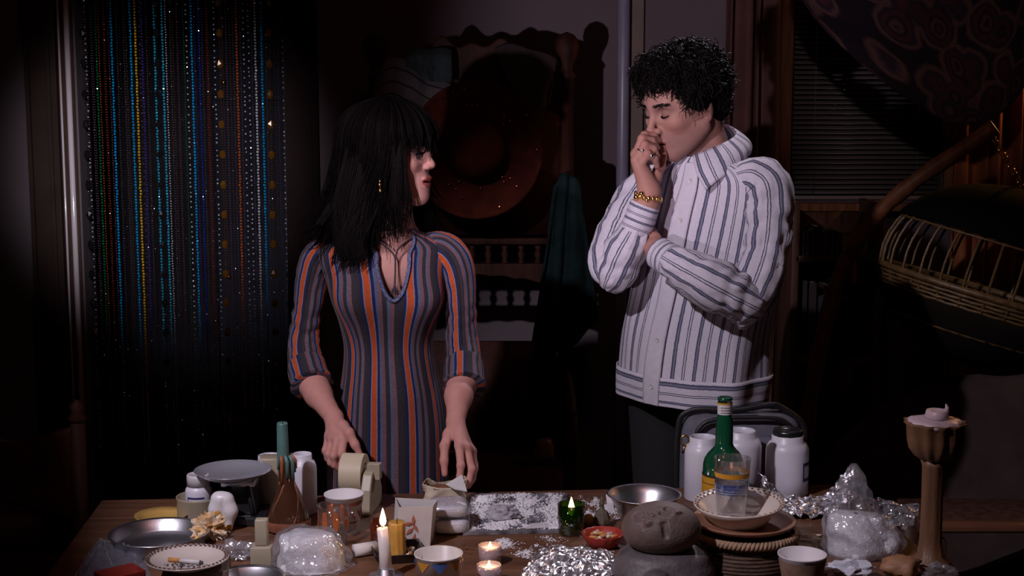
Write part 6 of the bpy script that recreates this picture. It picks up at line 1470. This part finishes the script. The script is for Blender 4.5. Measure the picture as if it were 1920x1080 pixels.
# ---- right group: white jars, green bottle
p = base(1316, 945, .040); jar('white_jar', 'open white plastic jar left of the green bottle', p, .0400, hz(1308, 818, p.y)-TZ, grp='white jars on the right')
p = base(1386, 930, .045); jar('white_jar', 'open white plastic jar behind the green bottle', p, .0475, hz(1380, 806, p.y)-TZ, grp='white jars on the right', neck=.72)
p = base(1474, 935, .045); jar('white_jar', 'white plastic jar with a black lid and navy label behind the foil', p, .0478, hz(1474, 818, p.y)-TZ+.004, (BLACKP, .70, .026), (-.95, -.3, .035, .078), 'white jars on the right')
p = base(1355, 972, .043); gb = thing('green_bottle', 'green glass bottle with an orange label and white neck band', 'bottle', tuple(p)); H = hz(1352, 744, p.y)-TZ; hs = hz(1352, 876, p.y)-TZ
GG = mat('green_bottle_glass', (.006, .065, .030), .06, coat=1, spec=.8)
g = G(); g.lathe([(.001, 0), (.042, 0), (.0450, .006), (.0450, hs), (.0442, hs+.010), (.0405, hs+.022), (.0335, hs+.033), (.0255, hs+.041), (.0205, hs+.047), (.0192, hs+.054), (.0178, H*.80), (.0150, H*.84), (.0145, H*.97), (.0158, H*.972), (.0158, H*.998), (.0140, H), (.012, H)], p, 48); finish('glass', g, GG, gb)
g = G(); g.lathe([(.0456, hs-.115), (.0456, hs-.012)], p, 48, cap=False); lb_ = finish('label', g, mat('orange_label', (.50, .24, .015), .5, var=.12, scale=20), gb)
g = G(); g.lathe([(.0459, hs-.015), (.0459, hs-.011)], p, 48, cap=False); g.lathe([(.0459, hs-.030), (.0459, hs-.0285)], p, 48, cap=False); finish('label_line', g, mat('label_black', (.02, .015, .01), .5), lb_)['kind'] = 'stuff'
g = G()                                                                    # block lettering too small to read
for r_ in range(2):
    for k in range(9):
        a = -PI/2-.95+k*.11; z = hs-.044-r_*.014
        for (da, dz, w_, h2) in ((0, 0, .012, .009), (.045, .003 if k % 2 else -.003, .03, .002)):
            g.grid(lambda u, v: p+Vector((.0459*math.cos(a+da+(u-.5)*w_*2), .0459*math.sin(a+da+(u-.5)*w_*2), z+dz+(v-.5)*h2)), 2, 1)
finish('label_lettering', g, MATS['label_black'], lb_)['kind'] = 'stuff'
g = G(); g.lathe([(.0157, H*.855), (.0157, H*.94)], p, 32, cap=False); nb_ = finish('neck_label', g, PAPER, gb)
g = G(); g.lathe([(.0160, H*.942), (.0160, H*.955)], p, 32, cap=False); finish('neck_stripe', g, mat('orange_label', (.5, .24, .02)), nb_)
g = G()
for r_ in range(3):
    for k in range(6):
        a = -PI/2-.6+k*.22; z = H*.915-r_*.0055; g.grid(lambda u, v: p+Vector((.0160*math.cos(a+(u-.5)*.16), .0160*math.sin(a+(u-.5)*.16), z+(v-.5)*.0024)), 2, 1)
finish('neck_lettering', g, mat('grey_print', (.10, .09, .12), .6), nb_)['kind'] = 'stuff'
# ---- basket with rope rim, terracotta plate, painted bowl, tumbler
p = base(1392, 1086, .095); zbk = hz(1390, 992, p.y)-TZ-.006; bs = thing('rope_basket', 'round brown basket with a twisted rope rim at the front right', 'basket', tuple(p))
BKM = mat('basket_brown', (.060, .030, .017), .7, var=.3, scale=30, bump=.6, bscale=90, stretch=(1, 1, 4))
for k in range(9):
    z = zbk*(k+.5)/9; r = .088+.010*math.sin(PI*min(1, (k+3)/9)); g = G(); g.tube([p+Vector((r*math.cos(a), r*math.sin(a), z)) for a in np.linspace(0, 2*PI, 49)], zbk/9*.56, 8, False); finish('coil', g, BKM, bs)
g = G(); g.lathe([(.001, .002), (.086, .002), (.090, .006)], p, 40); finish('bottom', g, BKM, bs)
ROPE = mat('rope', (.30, .19, .12), .8, var=.2, scale=60)
for q in (0, 1):
    g = G(); g.tube([p+Vector(((.0985+.0045*math.cos(40*a+q*PI))*math.cos(a), (.0985+.0045*math.cos(40*a+q*PI))*math.sin(a), zbk+.002+.0045*math.sin(40*a+q*PI))) for a in np.linspace(0, 2*PI, 400)], .0042, 6, False); finish('rope_strand', g, ROPE, bs)
tpz = TZ+zbk+.010; pt_ = Vector((p.x, p.y, tpz)); g = G(); g.lathe([(.001, 0), (.07, 0), (.092, .008), (.098, .014), (.098, .017), (.09, .012), (.068, .004), (.001, .004)], pt_, 56, cap=False); tag(finish('terracotta_plate', g, mat('terracotta', (.24, .105, .060), .5, var=.15, scale=30)), 'terracotta plate resting on the rope basket', 'plate')
pb_ = Vector((p.x-.006, p.y+.016, tpz+.004)); RB = rotm(rx=.06, ry=-.04)
rimplate('painted_bowl', 'cream painted bowl with a beaded brown rim on the terracotta plate', pb_, .0865, .040, 40, RB, 'bowl', (.55, .47, .42), (.16, .055, .03), .6)
q = pb_+Vector((-.013, .016, .0065)); tm = thing('tumbler', 'clear tumbler with orange and blue bands standing in the painted bowl', 'glass', tuple(q)); ht = hz(1372, 858, q.y)-q.z
g = G(); g.lathe([(.001, 0), (.027, 0), (.0285, .006), (.0350, ht), (.0338, ht), (.0268, .012), (.001, .010)], q, 44, cap=False); finish('glass', g, CLEAR, tm)
def tr_(z): return .0285+.0065*z/ht+.0004
for z0, z1, m_ in ((.70, .78, mat('orange_band', (.55, .24, .02), .35)), (.42, .60, glassy('blue_band', (.25, .34, .60), .1, .1, .45, (.05, .09, .28)))):
    g = G(); g.lathe([(tr_(z0*ht), z0*ht), (tr_(z1*ht), z1*ht)], q, 44, cap=False); finish('band', g, m_, tm)
g = G()
for k in range(4): g.lathe([(tr_(.44*ht)+.0003, ht*(.45+.04*k)), (tr_(.44*ht)+.0006, ht*(.458+.04*k))], q, 44, cap=False)
finish('white_ring', g, PAPER, tm)['kind'] = 'stuff'
# ---- bag of powder on the right
bag_r = powder_bag('plastic_bag', 'tall clear plastic bag of white powder between the foil and the candlestick', [(1598, 1606, 870), (1588, 1620, 888), (1578, 1626, 912), (1566, 1634, 936), (1558, 1650, 955), (1552, 1676, 980), (1547, 1694, 1008), (1546, 1680, 1034), (1560, 1650, 1054)], 2.68, 9, .52)
Q_ = [W(1640, 985, 2.66), W(1706, 992, 2.65), W(1726, 948, 2.67), W(1636, 934, 2.70)]
g = G(); g.grid(lambda u, v: bil(Q_, u, v)+Vector((.004*nz((u*5, v*5, 1), 1), .016*turb((u*3, v*3, 2), 1.3, 3, 3), .012*math.sin(PI*u)*math.sin(PI*v)+.008*nz((u*4, v*4, 7), 1))), 30, 20); finish('loose_film', g, BAGP, bag_r, smooth=False)
# ---- paper cup, crumpled papers, roll
p = base(1502, 1122, .032); h_ = hz(1502, 1041, p.y)-TZ; pc2, b2 = cup('paper_cup', 'paper cup with a brown body and white rim at the front right', p, .031, .0425, h_, MATS['cup_paper'], grp='paper cups')
g = G(); g.lathe([(.0315, .006), (.0425*1.008, h_*.93)], p, 48, cap=False); finish('printed_sleeve', g, mat('kraft_cup', (.20, .12, .085), .7, var=.3, scale=45), pc2)
g = foot(crumple(T(1510, 1032)+Vector((0, .02, .012)), (.034, .020, .014), .7, 5, 3)); tag(finish('cream_crumple', g, CREAM, smooth=False), 'crumpled cream paper behind the brown paper cup', 'paper')
g = foot(crumple(T(1590, 1092)+Vector((0, .02, .014)), (.046, .026, .018), .6, 12, 3)); tag(finish('paper_crumple', g, mat('blue_white_paper', (.55, .56, .64), .6, var=.1), smooth=False), 'crumpled white paper at the front edge under the bag of powder', 'paper')
g = foot(crumple(T(1548, 1090)+Vector((0, .01, .010)), (.012, .010, .010), .3, 2, 2)); tag(finish('orange_peel', g, mat('orange_peel', (.45, .20, .06), .6)), 'small piece of orange peel beside the brown paper cup', 'peel')
g = foot(crumple(T(1698, 1092)+Vector((0, .03, .016)), (.036, .028, .022), .35, 7, 3)); br = tag(finish('bread_roll', g, mat('bread_crust', (.34, .17, .085), .55, var=.25, scale=30, bump=.3)), 'brown bread roll at the foot of the candlestick', 'bread')
g = foot(crumple(T(1772, 1095)+Vector((0, .03, .012)), (.030, .016, .014), .8, 14, 3)); tag(finish('plastic_scrap', g, BAGP, smooth=False), 'crumpled clear plastic scrap right of the candlestick', 'plastic')
# ---- candlestick
p = base(1742, 1078, .035); ck = thing('candlestick', 'tall brown fluted candlestick with a melted pink candle', 'candlestick', tuple(p)); zc = hz(1742, 862, p.y)-TZ; zt_ = hz(1742, 790, p.y)-TZ
CK = mat('candlestick_wood', (.165, .078, .038), .5, var=.25, scale=14, bump=.25, bscale=70, stretch=(3, 3, .6))
g = G(); g.lathe([(.042, 0), (.044, .006), (.036, .018), (.024, .028), (.0205, .06), (.0195, zc*.6), (.0205, zc-.012), (.024, zc)], p, 40, flute=lambda a, j: 1+.03*math.cos(a*8)); finish('stem', g, CK, ck)
g = G(); hh_ = zt_-zc; g.lathe([(.020, zc-.002), (.035, zc+.009), (.0455, zc+.024), (.0490, zc+hh_*.55), (.0510, zc+hh_*.92), (.0560, zt_), (.053, zt_+.001), (.046, zt_-.010), (.0005, zt_-.012)], p, 72, flute=lambda a, j: 1+.06*math.cos(a*12)*(j < 7)); finish('fluted_cup', g, CK, ck)
PW2 = mat('pink_melted_wax', (.60, .46, .50), .4, var=.08, scale=40, sss=.3)
g = G(); g.lathe([(.0005, zt_-.008), (.047, zt_-.009), (.050, zt_-.001), (.046, zt_+.003), (.030, zt_+.005), (.0005, zt_+.005)], p, 60, flute=lambda a, j: 1+.05*math.sin(a*7+j)+.03*math.sin(a*13)); finish('wax_pool', g, PW2, ck)
g = G(); g.lathe([(.021, zt_+.004), (.0215, zt_+.012), (.020, zt_+.021), (.017, zt_+.022), (.012, zt_+.018), (.0005, zt_+.017)], p+Vector((.003, 0, 0)), 32, flute=lambda a, j: 1+.05*math.sin(a*3+j*.7)); g.tube([p+Vector((.018, -.004, zt_+.018)), p+Vector((.020, -.004, zt_+.027)), p+Vector((.017, -.004, zt_+.034))], [.006, .004, .001], 8); finish('candle_stub', g, PW2, ck)
# ---- shoulder bag on a stool behind the table
sx = W(1384, 830, 3.25).x; stl = thing('stool', 'plain dark stool behind the table under the grey bag', 'stool', (sx, 3.255, .012)); zs = .60
g = G(); g.box((sx, 3.255, zs-.015), (.36, .14, .03)); finish('seat', g, BKW, stl, bev=.006)
for a in (-1, 1):
    for b in (-1, 1): g = G(); g.tube([(sx+a*.16, 3.255+b*.055, .012), (sx+a*.14, 3.255+b*.05, zs-.03)], .015, 8); finish('leg', g, BKW, stl)
bag = thing('shoulder_bag', 'grey canvas bag with black straps behind the white jars', 'bag', (sx, 3.255, zs)); zt_ = hz(1384, 768, 3.27)
CAN = mat('grey_canvas', (.105, .105, .135), .8, var=.12, scale=50, bump=.3, bscale=400); STR = mat('black_webbing', (.010, .010, .012), .5, bump=.2, bscale=300)
xl_, xr_ = W(1272, 830, 3.27).x, W(1498, 830, 3.27).x
def bagp(u, v):                                                            # rounded upright body
    a = 2*PI*u; e = lambda x, q: math.copysign(abs(x)**q, x); b = PI*(v-.5); cx_, hx = (xl_+xr_)/2, (xr_-xl_)/2
    return Vector((cx_+hx*e(math.cos(b), .30)*e(math.cos(a), .40), 3.255+.050*e(math.cos(b), .4)*e(math.sin(a), .6), (zs+zt_)/2+(zt_-zs)/2*e(math.sin(b), .35)+.004*nz((u*9, v*6, 0), 1)))
g = G(); g.grid(bagp, 60, 26); finish('body', g, CAN, bag)
xm = W(1298, 830, 3.26).x
g = G(); pts = [Vector(q) for q in catmull([(xm, 3.200, zs+.02), (xm, 3.196, zt_-.07), (xm+.012, 3.196, zt_-.022), (xm+.05, 3.196, zt_-.006), ((xl_+xr_)/2, 3.196, zt_-.002), (xr_-.06, 3.196, zt_-.006), (xr_-.02, 3.202, zt_-.04)], 50)]; g.tube(pts, .0055, 8, squash=.8); finish('piping', g, STR, bag)
g = G(); pts = [Vector(q) for q in catmull([(xl_-.004, 3.245, zs+.05), (xl_-.006, 3.24, zt_-.05), (xl_+.022, 3.235, zt_+.004), ((xl_+xr_)/2-.02, 3.225, zt_+.008), ((xl_+xr_)/2+.06, 3.225, zt_+.020), (xr_-.05, 3.23, zt_+.012), (xr_+.002, 3.235, zt_-.03), (xr_+.004, 3.24, zt_-.09), (xr_-.004, 3.245, zt_-.13)], 60)]; g.tube(pts, .0075, 8, squash=.6); finish('strap', g, STR, bag)
g = G(); q = W(1284, 826, 3.195); g.tube([q+Vector((.009*math.cos(a), 0, .012*math.sin(a))) for a in np.linspace(0, 2*PI, 17)], .0022, 6, False); g.tube([q+Vector((0, 0, -.012)), q+Vector((-.004, 0, -.03))], .003, 6); finish('buckle', g, mat('brass', (.5, .3, .1)), bag)
g = G(); g.grid(lambda u, v: Vector((W(1308, 830, 3.25).x+(xr_-.02-W(1308, 830, 3.25).x)*u, 3.200-.006*math.sin(PI*u)*math.sin(PI*v), zs+.03+(zt_-.05-zs-.03)*v)), 16, 10); finish('front_pocket', g, CAN, bag, solid=.004)
